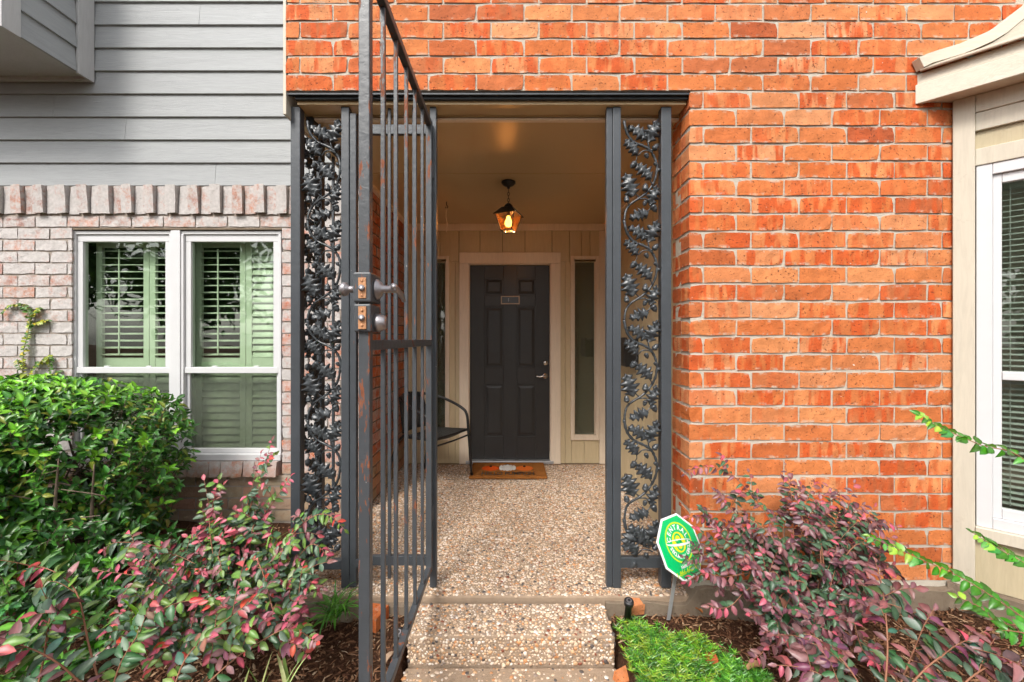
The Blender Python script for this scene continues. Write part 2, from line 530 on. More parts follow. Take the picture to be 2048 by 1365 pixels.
def fast_mesh(me, co, tris, smooth=True):
    nt = len(tris) // 3
    me.vertices.add(len(co)); me.vertices.foreach_set('co', co.astype(np.float32).ravel())
    me.loops.add(len(tris)); me.loops.foreach_set('vertex_index', tris.astype(np.int32))
    me.polygons.add(nt)
    me.polygons.foreach_set('loop_start', np.arange(0, nt * 3, 3, dtype=np.int32))
    me.polygons.foreach_set('loop_total', np.full(nt, 3, dtype=np.int32))
    me.polygons.foreach_set('use_smooth', np.full(nt, smooth))
    me.update(calc_edges=True)

slab = tag(MB().box(-1.13, 1.03, -.005, 2.2, -.07, -.004).build('porch_floor', M['bed'], bevel=.008), kind='structure')
pebbles('pebble_surface', slab, (-1.12, -.006, -.005), (1, 0, 0), (0, 1, 0), (0, 0, 1), 2.14, 2.156, .0148)
step = tag(MB().box(-.457, .457, -.243, -.018, -.2, -.0285).build('porch_step', M['bed'], bevel=.008, seg=2), kind='structure')
pebbles('pebble_surface', step, (-.461, -.249, -.0295), (1, 0, 0), (0, 1, 0), (0, 0, 1), .922, .232, .0150)
pebbles('pebble_surface', step, (-.461, -.242, -.166), (1, 0, 0), (0, 0, 1), (0, -1, 0), .922, .139, .0150)
pebbles('pebble_surface', step, (.456, -.245, -.166), (0, 1, 0), (0, 0, 1), (1, 0, 0), .226, .139, .0150)
walk = tag(MB().box(-.462, .462, -4.5, -.251, -.3, -.160).build('front_walk', M['bed'], bevel=.01), kind='structure')
pebbles('pebble_surface', walk, (-.466, -1.1, -.163), (1, 0, 0), (0, 1, 0), (0, 0, 1), .932, .858, .0160)
# concrete footing under the porch and under the right wall
mb = MB()
N = 44
for (xa, xb, y0) in ((-1.14, -.47, -.03), (.47, 2.28, -.025)):
    n_ = int((xb - xa) / .05)
    for i in range(n_):
        pass
    vs, fs = [], []
    for i in range(n_ + 1):
        x = xa + (xb - xa) * i / n_
        j1, j2 = rnd.uniform(-.006, .006), rnd.uniform(-.007, .007)
        top = -.03 if x < .9 else .042
        vs += [(x, y0 + j1, -.2), (x, y0 + j2, top + j2), (x, .10, top + .004), (x, .10, -.2)]
    for i in range(n_):
        b = 4 * i
        fs += [(b, b + 4, b + 5, b + 1), (b + 1, b + 5, b + 6, b + 2)]
    fs += [(0, 1, 2, 3), (4 * n_ + 3, 4 * n_ + 2, 4 * n_ + 1, 4 * n_)]
    mb.add(vs, fs)
tag(mb.build('footing', M['concrete'], bevel=.004), kind='structure')

# ------------------------------------------------------------------ bricks
BH, BP, BL, BPL = .0690, .0875, .2235, .239      # brick height, course pitch, brick length, stretcher pitch
_bm = {}
def brick_mesh(L, H, D, mat, k):
    key = (round(L, 2), round(H, 3), round(D, 3), mat, k)
    if key in _bm: return _bm[key]
    r = random.Random(hash(key[:3]) + k * 7)
    nx_, nz_ = max(2, int(L / .04)), 2
    b = .0035
    X = [-L / 2] + [-L / 2 + L * i / nx_ for i in range(1, nx_)] + [L / 2]
    Z = [-H / 2, 0, H / 2]
    vs, fs = [], []
    idx = {}
    for j, z in enumerate(Z):
        for i, x in enumerate(X):
            ex = i in (0, len(X) - 1); ez = j in (0, 2)
            xx = x + (math.copysign(-b, x) + r.uniform(-.0012, .0012) if ex else 0)
            zz = z + (math.copysign(-b, z) + r.uniform(-.0024, .0024) if ez else 0)
            yy = r.uniform(-.0018, .0018)
            idx[i, j] = len(vs); vs.append((xx, yy, zz))
    for j in range(2):
        for i in range(len(X) - 1):
            fs.append((idx[i, j], idx[i + 1, j], idx[i + 1, j + 1], idx[i, j + 1]))
    loop = [(i, 0) for i in range(len(X))] + [(len(X) - 1, 1)] + [(i, 2) for i in range(len(X) - 1, -1, -1)] + [(0, 1)]
    ring0 = [idx[q] for q in loop]
    rings = [ring0]
    for yy in (b + .0005, D):
        rg = []
        for (i, j) in loop:
            x, z = X[i], Z[j]
            if yy < D:
                if i in (0, len(X) - 1): x += r.uniform(-.0012, .0012)
                if j in (0, 2): z += r.uniform(-.0018, .0012)
            rg.append(len(vs)); vs.append((x, yy, z))
        rings.append(rg)
    if r.random() < .6:                                # a chipped corner
        q_ = r.choice([0, len(X) - 1, len(X) + 1, 2 * len(X)])
        c_ = r.uniform(.003, .008)
        for rg_ in rings[:2]:
            x_, y_, z_ = vs[rg_[q_]]
            vs[rg_[q_]] = (x_ - math.copysign(c_, x_), y_ + .3 * c_, z_ - math.copysign(c_ * .8, z_))
    n = len(loop)
    for a_, b_ in zip(rings, rings[1:]):
        for i in range(n):
            j = (i + 1) % n
            fs.append((a_[j], a_[i], b_[i], b_[j]))
    fs.append(tuple(rings[-1]))
    mb = MB(); mb.v, mb.f = vs, fs
    me = mb.mesh('brick', M[mat])
    _bm[key] = me
    return me

def lay(parent, mat, base, u0, u1, zb, rows, offs, D=.1, skip=None, jitter=.0015, H=BH):
    """courses of bricks; base(u, z) gives the matrix of a brick centred there; offs = length of the first piece on even and odd courses"""
    for k in range(rows):
        z = zb + k * BP + H / 2
        u = u0 - (BPL - offs[k % 2])
        while u < u1 - .02:
            a_, b_ = max(u, u0), min(u + BL, u1)
            segs = [(a_, b_)]
            if skip:
                for (s0, s1, z0, z1) in skip:
                    if z0 - .01 < z < z1 + .01:
                        ns = []
                        for (p, q) in segs:
                            if q <= s0 or p >= s1: ns.append((p, q))
                            else:
                                if p < s0: ns.append((p, s0))
                                if q > s1: ns.append((s1, q))
                        segs = ns
            for (p, q) in segs:
                if q - p < .022: continue
                L = round(q - p, 2) if q - p < BL - .004 else BL
                me = brick_mesh(L, H, D, mat, rnd.randrange(7))
                m_ = base((p + q) / 2 + rnd.uniform(-1, 1) * .001, z + rnd.uniform(-1, 1) * .0012)
                m_ = m_ @ Matrix.Translation((0, rnd.uniform(-jitter, jitter), 0)) @ Matrix.Rotation(rnd.uniform(-.006, .006), 4, 'Y')
                inst('brick', me, parent, m_)
            u += BPL

def facing_front(y):
    return lambda u, z: Matrix.Translation((u, y, z))
def facing_right(x):       # outer face looks towards +X, u runs along +Y
    return lambda u, z: Matrix.Translation((x, u, z)) @ Matrix.Rotation(R(90), 4, 'Z')
def facing_left(x):        # outer face looks towards -X
    return lambda u, z: Matrix.Translation((x, u, z)) @ Matrix.Rotation(R(-90), 4, 'Z')

# ------------------------------------------------------------------ orange brick front: right pier and the wall above the opening
XL, XJ, XR = -1.1225, .895, 2.30
ZTOP = 2.527
ow = thing('brick_wall', 'orange brick front wall wrapping over and beside the porch opening', 'wall', (1.5, .1, 0))
mo = .0045
box('mortar', M['mortar'], ow, XJ + mo, XR + .3, mo, .19, .03, ZTOP - .004, 0)
box('mortar', M['mortar'], ow, XL + mo, XR + .3, mo, .19, ZTOP - .0039, 3.30, 0)
lay(ow, 'brick', facing_front(0), XJ, XR - .05, ZTOP - 28 * BP, 28, (BPL, .074), D=.108)
lay(ow, 'brick', facing_front(0), XL, XR + .25, ZTOP, 8, (BPL, .074), D=.108)
for k in range(28):                                  # the inner brick of the reveal
    me = brick_mesh(.105, BH, .08, 'brick', rnd.randrange(7))
    inst('brick', me, ow, facing_left(XJ + .003 + rnd.uniform(-.002, .002))(.172, ZTOP - (28 - k) * BP + BH / 2))
# porch box: cream board closing the left end, dark steel lintel, side lintel
pb = thing('porch_header', 'cream boards and dark steel lintel carrying the brick over the porch', 'lintel', (0, .1, 2.46))
box('end_board', M['cream'], pb, XL - .020, XL - .004, .004, .99, 2.405, 3.6, .002)
box('end_soffit', M['porch_wall'], pb, XL - .003, XL + .03, .06, .99, 2.41, 2.46, .002)
box('lintel', M['iron_dark'], pb, XL + .035, XJ - .002, .014, .034, 2.486, 2.5045, .002)
box('soffit_board', M['porch_ceiling'], pb, XL + .035, XJ - .002, .0345, .136, 2.4702, 2.50, .002)
box('lintel_edge', M['iron_dark'], pb, XL + .005, XJ - .003, -.003, .0135, 2.499, 2.508, .001)
box('side_lintel', M['iron_dark'], pb, -1.115, -1.055, .137, .99, 2.415, 2.468, .002)
box('header_trim', M['porch_trim'], pb, -1.05, .99, .137, .165, 2.447, 2.459, .002)

# ------------------------------------------------------------------ left house wall: whitewashed brick below, grey lap siding above
YW = 1.0
WX0, WX1, WZ0, WZ1 = PX(143, YW), PX(564, YW), PZ(922, YW), PZ(457, YW)
ZS = PZ(372, YW)                                       # underside of the siding
lw = thing('brick_wall', 'whitewashed brick wall of the house around the double window', 'wall', (-2.6, 1.1, 0))
XLW, XRW = -4.4, -1.08
SILL = WZ0 - .02
box('mortar', M['mortar_grey'], lw, XLW, WX0 - .008, YW + .006, YW + .11, -.1, ZS, 0)
box('mortar', M['mortar_grey'], lw, WX1 + .008, XRW - .012, YW + .006, YW + .11, -.1, ZS, 0)
box('mortar', M['mortar_grey'], lw, WX0 - .0079, WX1 + .0079, YW + .006, YW + .11, WZ1 + .004, ZS, 0)
box('mortar', M['mortar_grey'], lw, WX0 - .0079, WX1 + .0079, YW + .006, YW + .11, -.1, SILL - .12, 0)
zrow = PZ(453, YW)                                     # foot of the course above the window
nrow = int((zrow + .10) / BP) + 1
lay(lw, 'brick_white', facing_front(YW), XLW + .1, WX1 + .1, zrow - (nrow - 1) * BP, nrow, (.16, .05), D=.1,
    skip=[(WX0, WX1 + .2, SILL - .11, WZ1 - .005)])
lay(lw, 'brick_worn', facing_front(YW), WX1 + .004, XRW, zrow - (nrow - 1) * BP, nrow, (.105, .2), D=.1,
    skip=[(WX1 - .3, WX1 + .1, -.2, SILL - .115), (WX1 - .3, WX1 + .1, WZ1 - .005, 4)])
# soldier course, every second brick proud
x = XLW + .1
k = 0
while x < XRW - .03:
    me = brick_mesh(.068, .2, .1, 'brick_white', k % 5)
    proud = k % 2 == 0
    m_ = Matrix.Translation((x, YW - (.034 if proud else .006) + rnd.uniform(-.003, .003), ZS - .108 + rnd.uniform(-.004, .004)))
    m_ = m_ @ Matrix.Rotation(rnd.uniform(-.02, .02), 4, 'Y') @ Matrix.Rotation(.05 if proud else .0, 4, 'X')
    inst('brick', me, lw, m_)
    x += .0815; k += 1
# rowlock sill under the window
x = WX0 + .03
while x < WX1:
    me = brick_mesh(.072, .105, .11, 'brick_worn', rnd.randrange(5))
    inst('brick', me, lw, Matrix.Translation((x, YW - .045 + rnd.uniform(-.004, .004), SILL - .030)) @ Matrix.Rotation(-.10, 4, 'X'))
    x += .082
# porch side of the same wall
il = thing('brick_wall', 'shaded red brick side wall inside the porch', 'wall', (-1.1, 1.6, 0))
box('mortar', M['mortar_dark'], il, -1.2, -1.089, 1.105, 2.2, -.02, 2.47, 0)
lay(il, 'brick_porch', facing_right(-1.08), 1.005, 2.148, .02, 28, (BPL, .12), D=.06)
box('wall_cornice', M['porch_trim'], il, -1.078, -1.045, 1.004, 2.146, 2.425, 2.458, .003)

sw = thing('siding_wall', 'grey painted lap siding above the whitewashed brick', 'wall', (-2.6, 1.1, ZS))
box('sheathing', M['siding_trim'], sw, XLW, XL + .0, YW + .03, YW + .1, ZS, 4.4, 0)
def lap(name, x0, x1, z0, h, mat, parent):
    """one clapboard, thicker and prouder at its lower edge"""
    y0 = YW + .026
    mb = MB()
    pr = [(y0 - .029, z0 - .006), (y0 - .026, z0 - .009), (y0 - .004, z0 - .009), (y0 - .004, z0 + h - .012), (y0 - .014, z0 + h - .012)]
    n = len(pr)
    vs = [(x_, p[0], p[1]) for x_ in (x0, x1) for p in pr]
    fs = [(i, n + i, n + (i + 1) % n, (i + 1) % n) for i in range(n)] + [tuple(range(n)), tuple(range(2 * n - 1, n - 1, -1))]
    mb.add(vs, fs)
    c = Vector(((x0 + x1) / 2, y0, z0))
    mb.v = [tuple(Vector(p) - c) for p in mb.v]
    return mb.build(name, mat, parent, world=Matrix.Translation(c))
XSE = XL - .022
pit = .1712
for k in range(11):
    z = ZS + .008 + k * pit
    xe = XSE if z > 2.36 else -1.09
    if z < 2.6: xe = XRW - .0
    joints = {0: [PX(430, YW)], 2: [PX(250, YW)], 3: [PX(107, YW)]}.get(k, [rnd.choice([-3.9, -2.1]) + rnd.uniform(-.3, .3)] if k > 6 else [])
    if z > 2.40: xe = XSE
    cuts = [XLW] + joints + [xe]
    for p, q in zip(cuts, cuts[1:]):
        lap('clapboard', p + .0012, q - .0012, z, pit + .004, M['siding'], sw)
# projecting box above, at the upper left
bx_, by_, bz_ = PX(190, YW), .44, PZ(167, YW)
bo = thing('bay_box', 'grey sided upper storey box jutting out above the window', 'bay', (bx_ - .5, .7, bz_))
box('body', M['siding_trim'], bo, XLW, bx_ - .03, by_ + .03, YW - .002, bz_ + .045, 4.4, 0)
box('soffit', M['siding_trim'], bo, XLW, bx_ - .028, by_ + .028, YW - .004, bz_ + .03, bz_ + .044, 0)
box('soffit_trim', M['siding_trim'], bo, XLW, bx_ - .03, YW - .035, YW - .0045, bz_ + .004, bz_ + .029, .002)
box('corner_board', M['siding_trim'], bo, bx_ - .022, bx_ + .0, YW - .115, YW - .003, bz_, 4.4, .002)
box('corner_board', M['siding_trim'], bo, bx_ - .0225, bx_ + .0, by_, by_ + .1, bz_, 4.4, .002)
for k in range(7):
    z0, z1 = bz_ + .012 + k * .172, bz_ + .012 + (k + 1) * .172 + .01
    y0, y1 = by_ + .103, YW - .118
    pr = [(bx_ - .008, z0), (bx_ - .028, z1), (bx_ - .0285, z0)]
    mb = MB()
    vs = [(p[0], yy, p[1]) for yy in (y0, y1) for p in pr]
    mb.add(vs, [(0, 3, 4, 1), (1, 4, 5, 2), (2, 5, 3, 0), (0, 1, 2), (5, 4, 3)])
    mb.build('clapboard', M['siding_side'], bo)

# ------------------------------------------------------------------ porch shell
YB = 2.15
ce = tag(MB().box(-1.12, 1.04, .137, 2.3, 2.463, 2.52).build('porch_ceiling', M['porch_ceiling']), kind='structure')
box('ceiling_panel', M['porch_ceiling'], ce, -1.1, 1.0, .167, .866, 2.456, 2.4625, .002)
box('ceiling_panel', M['porch_ceiling'], ce, -1.1, 1.0, .872, 2.148, 2.456, 2.4625, .002)
rw = thing('porch_side_wall', 'tan grooved board wall on the right inside the porch', 'wall', (1.05, 1.2, 0))
x0 = .232
k = 0
while x0 < YB - .01:
    x1 = min(x0 + .203, YB - .002)
    box('board', M['porch_wall'], rw, 1.0, 1.03, x0 + .003, x1 - .003, .004, 2.455, .002)
    x0 = x1; k += 1
box('backing', M['porch_wall'], rw, 1.012, 1.06, .20, YB, .0, 2.46, 0)
box('corner_trim', M['porch_trim'], rw, .97, .9995, .20, .228, .004, 2.42, .002)
box('wall_cornice', M['porch_trim'], rw, .962, .999, .232, YB - .002, 2.41, 2.455, .003)
def B(px): return PX(px, YB)
def Z(py): return PZ(py, YB)
bw = thing('porch_back_wall', 'tan grooved board wall at the back of the porch', 'wall', (0, 2.2, 0))
DX0, DX1, DZ1 = B(938), B(1101), Z(528)
LX0, LX1 = B(845), B(899)
RX0, RX1 = B(1141), B(1198)
SZ0, SZ1 = Z(880), Z(513)
gx = [-1.1, B(893), B(918), B(1122), B(1138)]
x0 = -1.12
edges = [-1.12, B(862), B(880), B(918), B(960), B(1005), B(1050), B(1104), B(1139), B(1163), B(1180), 1.02]
for p, q in zip(edges, edges[1:]):                     # boards above the openings
    box('board', M['porch_wall'], bw, p + .002, q - .002, YB, YB + .03, DZ1 + .02, 2.455, .002)
for (p, q) in ((B(812), LX0 + .01), (B(1198), 1.0)):
    box('board', M['porch_wall'], bw, p, q, YB, YB + .03, .004, DZ1 + .018, .002)
for (p, q) in ((LX1 - .01, B(910)), (B(910) + .003, DX0 - .005), (DX1 + .005, B(1130)), (B(1130) + .003, RX0 + .01)):
    box('board', M['porch_wall'], bw, p, q, YB, YB + .03, .004, DZ1 + .018, .002)
for (p, q) in ((LX0 + .012, B(872)), (B(872) + .003, LX1 - .012), (RX0 + .012, B(1168)), (B(1168) + .003, RX1 - .002)):
    box('board', M['porch_wall'], bw, p, q, YB, YB + .03, .004, SZ0 - .002, .002)
    box('board', M['porch_wall'], bw, p, q, YB, YB + .03, SZ1 + .002, DZ1 + .018, .002)
box('wall_cornice', M['porch_trim'], bw, -1.044, .96, YB - .022, YB - .001, Z(462), 2.455, .003)
box('corner_trim', M['porch_trim'], bw, B(1198), .998, YB - .020, YB - .002, .004, Z(463), .002)
box('corner_trim', M['porch_trim'], bw, -1.078, B(819), YB - .020, YB - .002, .004, Z(463), .002)
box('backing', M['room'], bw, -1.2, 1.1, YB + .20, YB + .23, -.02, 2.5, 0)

# ------------------------------------------------------------------ front door with six panels
dr = thing('front_door', 'charcoal six panel front door with a nickel lever', 'door', (B(1020), YB, 0))
TZ = DZ1
box('casing', M['porch_trim'], dr, B(919), DX0 - .002, YB - .024, YB - .001, .004, TZ + .002, .004)
box('casing', M['porch_trim'], dr, DX1 + .002, B(1121), YB - .024, YB - .001, .004, TZ + .002, .004)
box('casing', M['porch_trim'], dr, B(919), B(1121), YB - .024, YB - .001, TZ + .0025, Z(506), .004)
box('jamb', M['porch_trim'], dr, DX0 - .012, DX0 + .006, YB + .001, YB + .10, .02, TZ + .01, .002)
box('jamb', M['porch_trim'], dr, DX1 - .006, DX1 + .012, YB + .001, YB + .10, .02, TZ + .01, .002)
box('jamb', M['porch_trim'], dr, DX0 + .0065, DX1 - .0065, YB + .001, YB + .10, TZ - .008, TZ + .01, .002)
box('threshold', M['grey_stake'], dr, DX0 - .03, DX1 + .03, YB - .03, YB + .09, .005, .035, .004)
YD = YB + .035
x0, x1, z0, z1 = DX0 + .008, DX1 - .008, .038, TZ - .011
box('core', M['door'], dr, x0, x1, YD + .012, YD + .04, z0, z1, 0)
cols = ((B(969), B(1007)), (B(1034), B(1072)))
rws = ((Z(875), Z(770)), (Z(735), Z(613)), (Z(590), Z(556)))
for (p, q) in ((x0, cols[0][0]), (cols[0][1], cols[1][0]), (cols[1][1], x1)):
    box('stile', M['door'], dr, p, q, YD, YD + .0118, z0, z1, .003)
zz = [z0] + [w_ for r_ in rws for w_ in r_] + [z1]
for c_ in cols:
    for p, q in zip(zz[0::2], zz[1::2]):
        box('rail', M['door'], dr, c_[0] + .0002, c_[1] - .0002, YD + .0005, YD + .0117, p, q, .003)
    for (p, q) in rws:                                 # raised and fielded panel
        mb = MB()
        rg = []
        for (ins, yy) in ((.002, YD + .0112), (.016, YD + .0112), (.018, YD + .008), (.040, YD + .002)):
            rg.append([(c_[0] + ins, yy, p + ins), (c_[1] - ins, yy, p + ins), (c_[1] - ins, yy, q - ins), (c_[0] + ins, yy, q - ins)])
        vs = [v_ for g_ in rg for v_ in g_]
        fs = [(4 * i + j, 4 * i + (j + 1) % 4, 4 * i + 4 + (j + 1) % 4, 4 * i + 4 + j) for i in range(3) for j in range(4)] + [(12, 13, 14, 15)]
        mb.add(vs, fs).build('panel', M['door'], dr)
hx, hz = B(1091), Z(753)
lv = MB().lathe([(.030, 0), (.031, -.006), (.024, -.014), (.011, -.016), (.010, -.045), (.0, -.046)], (hx, YD, hz), (0, 1, 0), 20)
h_ = lv.build('lever_handle', M['chrome'], dr, True)
MB().tube(smoothpath([(hx, YD - .042, hz), (hx - .03, YD - .045, hz + .002), (hx - .065, YD - .043, hz - .006), (hx - .10, YD - .036, hz + .004)]),
          [.010] * 7 + [.009] * 6 + [.007] * 5 + [.005], 8).build('lever', M['chrome'], h_, True)
MB().lathe([(.030, 0), (.031, -.008), (.024, -.018), (.018, -.024), (.0, -.025)], (hx, YD, Z(727)), (0, 1, 0), 20).build('deadbolt', M['chrome'], dr, True)
nx0, nx1, nz0, nz1 = B(1003), B(1038), Z(607), Z(593)
pl = box('number_plate', M['black'], dr, nx0, nx1, YD - .004, YD - .0005, nz0, nz1, 0)
mb = MB()
for (p, q, r_, s_) in ((nx0 - .006, nx1 + .006, nz1 - .004, nz1 + .007), (nx0 - .006, nx1 + .006, nz0 - .007, nz0 + .004), (nx0 - .007, nx0 + .003, nz0 - .008, nz1 + .008), (nx1 - .003, nx1 + .007, nz0 - .008, nz1 + .008)):
    mb.box(p, q, YD - .008 - .0003 * len(mb.v) / 8, YD - .0008, r_, s_)
mb.build('plate_frame', M['gold'], pl, bevel=.001)

def text_mb(body, size, bold=0.0, align='CENTER', sx=1.0):
    cu = bpy.data.curves.new('t', 'FONT')
    cu.body = body; cu.size = size; cu.align_x = align; cu.align_y = 'CENTER'; cu.offset = bold; cu.resolution_u = 2
    o = bpy.data.objects.new('t', cu)
    COL.objects.link(o)
    dg = bpy.context.evaluated_depsgraph_get()
    me = bpy.data.meshes.new_from_object(o.evaluated_get(dg))
    mb = MB()
    mb.add([(v_.co.x * sx, v_.co.y, 0) for v_ in me.vertices], [tuple(p.vertices) for p in me.polygons])
    bpy.data.objects.remove(o); bpy.data.curves.remove(cu); bpy.data.meshes.remove(me)
    return mb

t1 = text_mb('1', .05)
t1.v = [(B(1017) + x_, YD - .0045, (nz0 + nz1) / 2 + y_) for x_, y_, _ in t1.v]
t1.build('numeral', M['steel_old'], pl)

# sidelights
def sidelight(x0, x1, label):
    w_ = thing('sidelight_window', label, 'window', ((x0 + x1) / 2, YB, 0))
    f_ = .034
    box('frame', M['porch_trim'], w_, x0, x0 + f_, YB - .020, YB + .05, SZ0, SZ1, .003)
    box('frame', M['porch_trim'], w_, x1 - f_, x1 - .001, YB - .0195, YB + .05, SZ0, SZ1, .003)
    box('frame', M['porch_trim'], w_, x0 + f_ + .0005, x1 - f_ - .0005, YB - .0198, YB + .05, SZ1 - f_, SZ1, .003)
    box('frame', M['porch_trim'], w_, x0 + f_ + .0005, x1 - f_ - .0005, YB - .0198, YB + .05, SZ0, SZ0 + f_ + .02, .003)
    g_ = f_ + .012
    box('bead', M['porch_trim'], w_, x0 + f_ + .001, x0 + g_, YB + .0, YB + .045, SZ0 + .055, SZ1 - f_ - .001, .002)
    box('bead', M['porch_trim'], w_, x1 - g_, x1 - f_ - .001, YB + .0, YB + .045, SZ0 + .055, SZ1 - f_ - .001, .002)
    box('pane', M['glass_side'], w_, x0 + f_ - .004, x1 - f_ + .004, YB + .020, YB + .024, SZ0 + f_, SZ1 - f_ + .004, 0)
sidelight(LX0, LX1, 'narrow sidelight window left of the front door, behind the chair')
sidelight(RX0, RX1, 'narrow sidelight window right of the front door')

# ------------------------------------------------------------------ pendant lantern
YL = 1.02
lx = PX(1017, YL)
ln = thing('pendant_lantern', 'lit black lantern with amber panes hanging on a chain', 'lantern', (lx, YL, 2.456))
MB().lathe([(.0, 0), (.053, -.001), (.054, -.012), (.040, -.026), (.030, -.032), (.012, -.038), (.009, -.052), (.0, -.053)][::-1], (lx, YL, 2.4555), (0, 0, 1), 20).build('ceiling_canopy', M['black'], ln, True)
ztop, zbot = PZ(419, YL), PZ(463, YL)
ch = 2.400
k = 0
while ch - .022 > ztop + .03:
    pts = []
    for i in range(13):
        q = 2 * math.pi * i / 12
        dx = .007 * math.cos(q)
        pts.append((lx + (dx if k % 2 else 0), YL + (0 if k % 2 else dx), ch - .013 + .015 * math.sin(q)))
    MB().tube(pts, .0022, 6, False).build('chain_link', M['black'], ln, True)
    ch -= .023; k += 1
def square(r_, z_, rot=R(22)):
    return [(lx + r_ * math.cos(rot + q * math.pi / 2), YL + r_ * math.sin(rot + q * math.pi / 2), z_) for q in range(4)]
rings = [square(.016, ztop + .030), square(.03, ztop + .022), square(.035, ztop + .014), square(.055, ztop + .012), square(.100, ztop - .025), square(.126, ztop - .045), square(.124, ztop - .049), square(.05, ztop - .004)]
mb = MB()
mb.add([v_ for g_ in rings for v_ in g_], [(4 * i + j, 4 * i + 4 + j, 4 * i + 4 + (j + 1) % 4, 4 * i + (j + 1) % 4) for i in range(7) for j in range(4)] + [(0, 1, 2, 3)])
mb.build('lantern_roof', M['black'], ln)
MB().lathe([(.0, .045), (.012, .044), (.024, .034), (.034, .022), (.0, .02)], (lx, YL, ztop), (0, 0, 1), 14).build('finial', M['black'], ln, True)
ta, tb = square(.106, ztop - .040), square(.060, zbot)
for j in range(4):
    MB().tube([ta[j], tb[j]], .0045, 6).build('corner_bar', M['black'], ln)
    MB().tube([tb[j], tb[(j + 1) % 4]], .0045, 6).build('bottom_bar', M['black'], ln)
    MB().add([ta[j], ta[(j + 1) % 4], tb[(j + 1) % 4], tb[j]], [(0, 1, 2, 3)]).build('pane', M['glass_amber'], ln, solid=.002)
MB().lathe([(.0, .012), (.014, .011), (.014, -.02), (.0, -.021)], (lx, YL, ztop - .03), (0, 0, 1), 12).build('bulb_socket', M['black'], ln)
M['bulb'] = simple('glowing bulb', (1, .8, .5), .4, 0, None, (1.0, .66, .30), 14.0)
zb = ztop - .05
MB().lathe([(.0, 0), (.012, -.002), (.016, -.02), (.027, -.045), (.029, -.06), (.02, -.078), (.0, -.085)], (lx, YL, zb), (0, 0, 1), 16).build('light_bulb', M['bulb'], ln, True)
pd = bpy.data.lights.new('lantern_light', 'POINT')
pd.energy = 80.0; pd.color = (1.0, .76, .50); pd.shadow_soft_size = .03
po = put(bpy.data.objects.new('lantern_light', pd), ln, Matrix.Translation((lx, YL, zb - .05)))

# hook with a cord on the ceiling
hy = 1.47
hx_ = PX(893, hy)
hk = thing('ceiling_hook', 'small hook with a dangling cord under the porch ceiling', 'hook', (hx_, hy, 2.456))
MB().tube(smoothpath([(hx_, hy, 2.456), (hx_, hy, 2.43), (hx_ + .012, hy, 2.415), (hx_, hy, 2.40), (hx_ - .010, hy, 2.412)]), .0035, 6).build('hook', M['black'], hk, True)
MB().tube(smoothpath([(hx_, hy, 2.402), (hx_ - .004, hy, 2.33), (hx_ + .004, hy, 2.27), (hx_ - .002, hy, 2.195)]), .004, 6).build('cord', M['porch_trim'], hk, True)

# ------------------------------------------------------------------ door mat
t = NT('coir mat')
v = t.coord('Position')
c = t.mix(t.noise(v, 130, 4, .8), (.17, .055, .012), (.46, .185, .05))
M['coir'] = t.done(t.mix(.5, c, t.ramp(t.noise(v, 9, 4), [(.3, .6), (.7, 1.2)]), 'MULTIPLY'), .95, 0, t.bump(t.noise(v, 300, 3, .8), 1.0, .006), .05)
my0, my1 = 1.675, 2.105
mx0, mx1 = PX(938, 1.70), PX(1094, 1.70)
mt = thing('door_mat', 'brown coir door mat printed with pumpkins', 'door mat', ((mx0 + mx1) / 2, 1.9, .008))
box('mat_body', M['coir'], mt, mx0, mx1, my0, my1, .006, .026, .004)
def flat_print(name, polys, col, z):
    t_ = NT(name + ' print')
    v_ = t_.coord('Position')
    m_ = t_.done(t_.mix(t_.noise(v_, 140, 3, .7), [q * .65 for q in col], col), .9, 0, None, .05)
    mb_ = MB()
    for p_ in polys: mb_.add([(a_, b_, z) for a_, b_ in p_], [tuple(range(len(p_)))])
    return mb_.build(name, m_, mt)
mcx, mcy = PX(1015, 1.9), 1.915
def lobe(cx, cy, rx, ry, n=14):
    return [(cx + rx * math.cos(2 * math.pi * i / n), cy + ry * math.sin(2 * math.pi * i / n)) for i in range(n)]
for dx, col in ((-.165, (.75, .10, .015)), (.165, (.72, .16, .03))):
    flat_print('orange_pumpkin', [lobe(mcx + dx, mcy + .005, .085, .075)], col, .0265)
    flat_print('pumpkin_stem', [lobe(mcx + dx, mcy + .065, .014, .028)], (.02, .015, .01), .0268)
for i in range(5):
    dx = (i - 2) * .030
    flat_print('white_pumpkin', [lobe(mcx + dx, mcy + .02, .021 + .004 * (2 - abs(i - 2)), .100 - .012 * abs(i - 2))], [q_ * (1 - .10 * (i % 2)) for q_ in (.74, .71, .66)], .0267 + .0002 * (2 - abs(i - 2)))
flat_print('pumpkin_stem', [lobe(mcx, mcy + .105, .02, .025)], (.03, .02, .012), .0268)
tx = text_mb('HELLO PUMPKIN', .072, .0016)
tx.v = [(mcx + .005 + q[0] * .92, my0 + .085 + q[1] * 1.7, .0272) for q in tx.v]
tx.build('lettering', M['black'], mt)

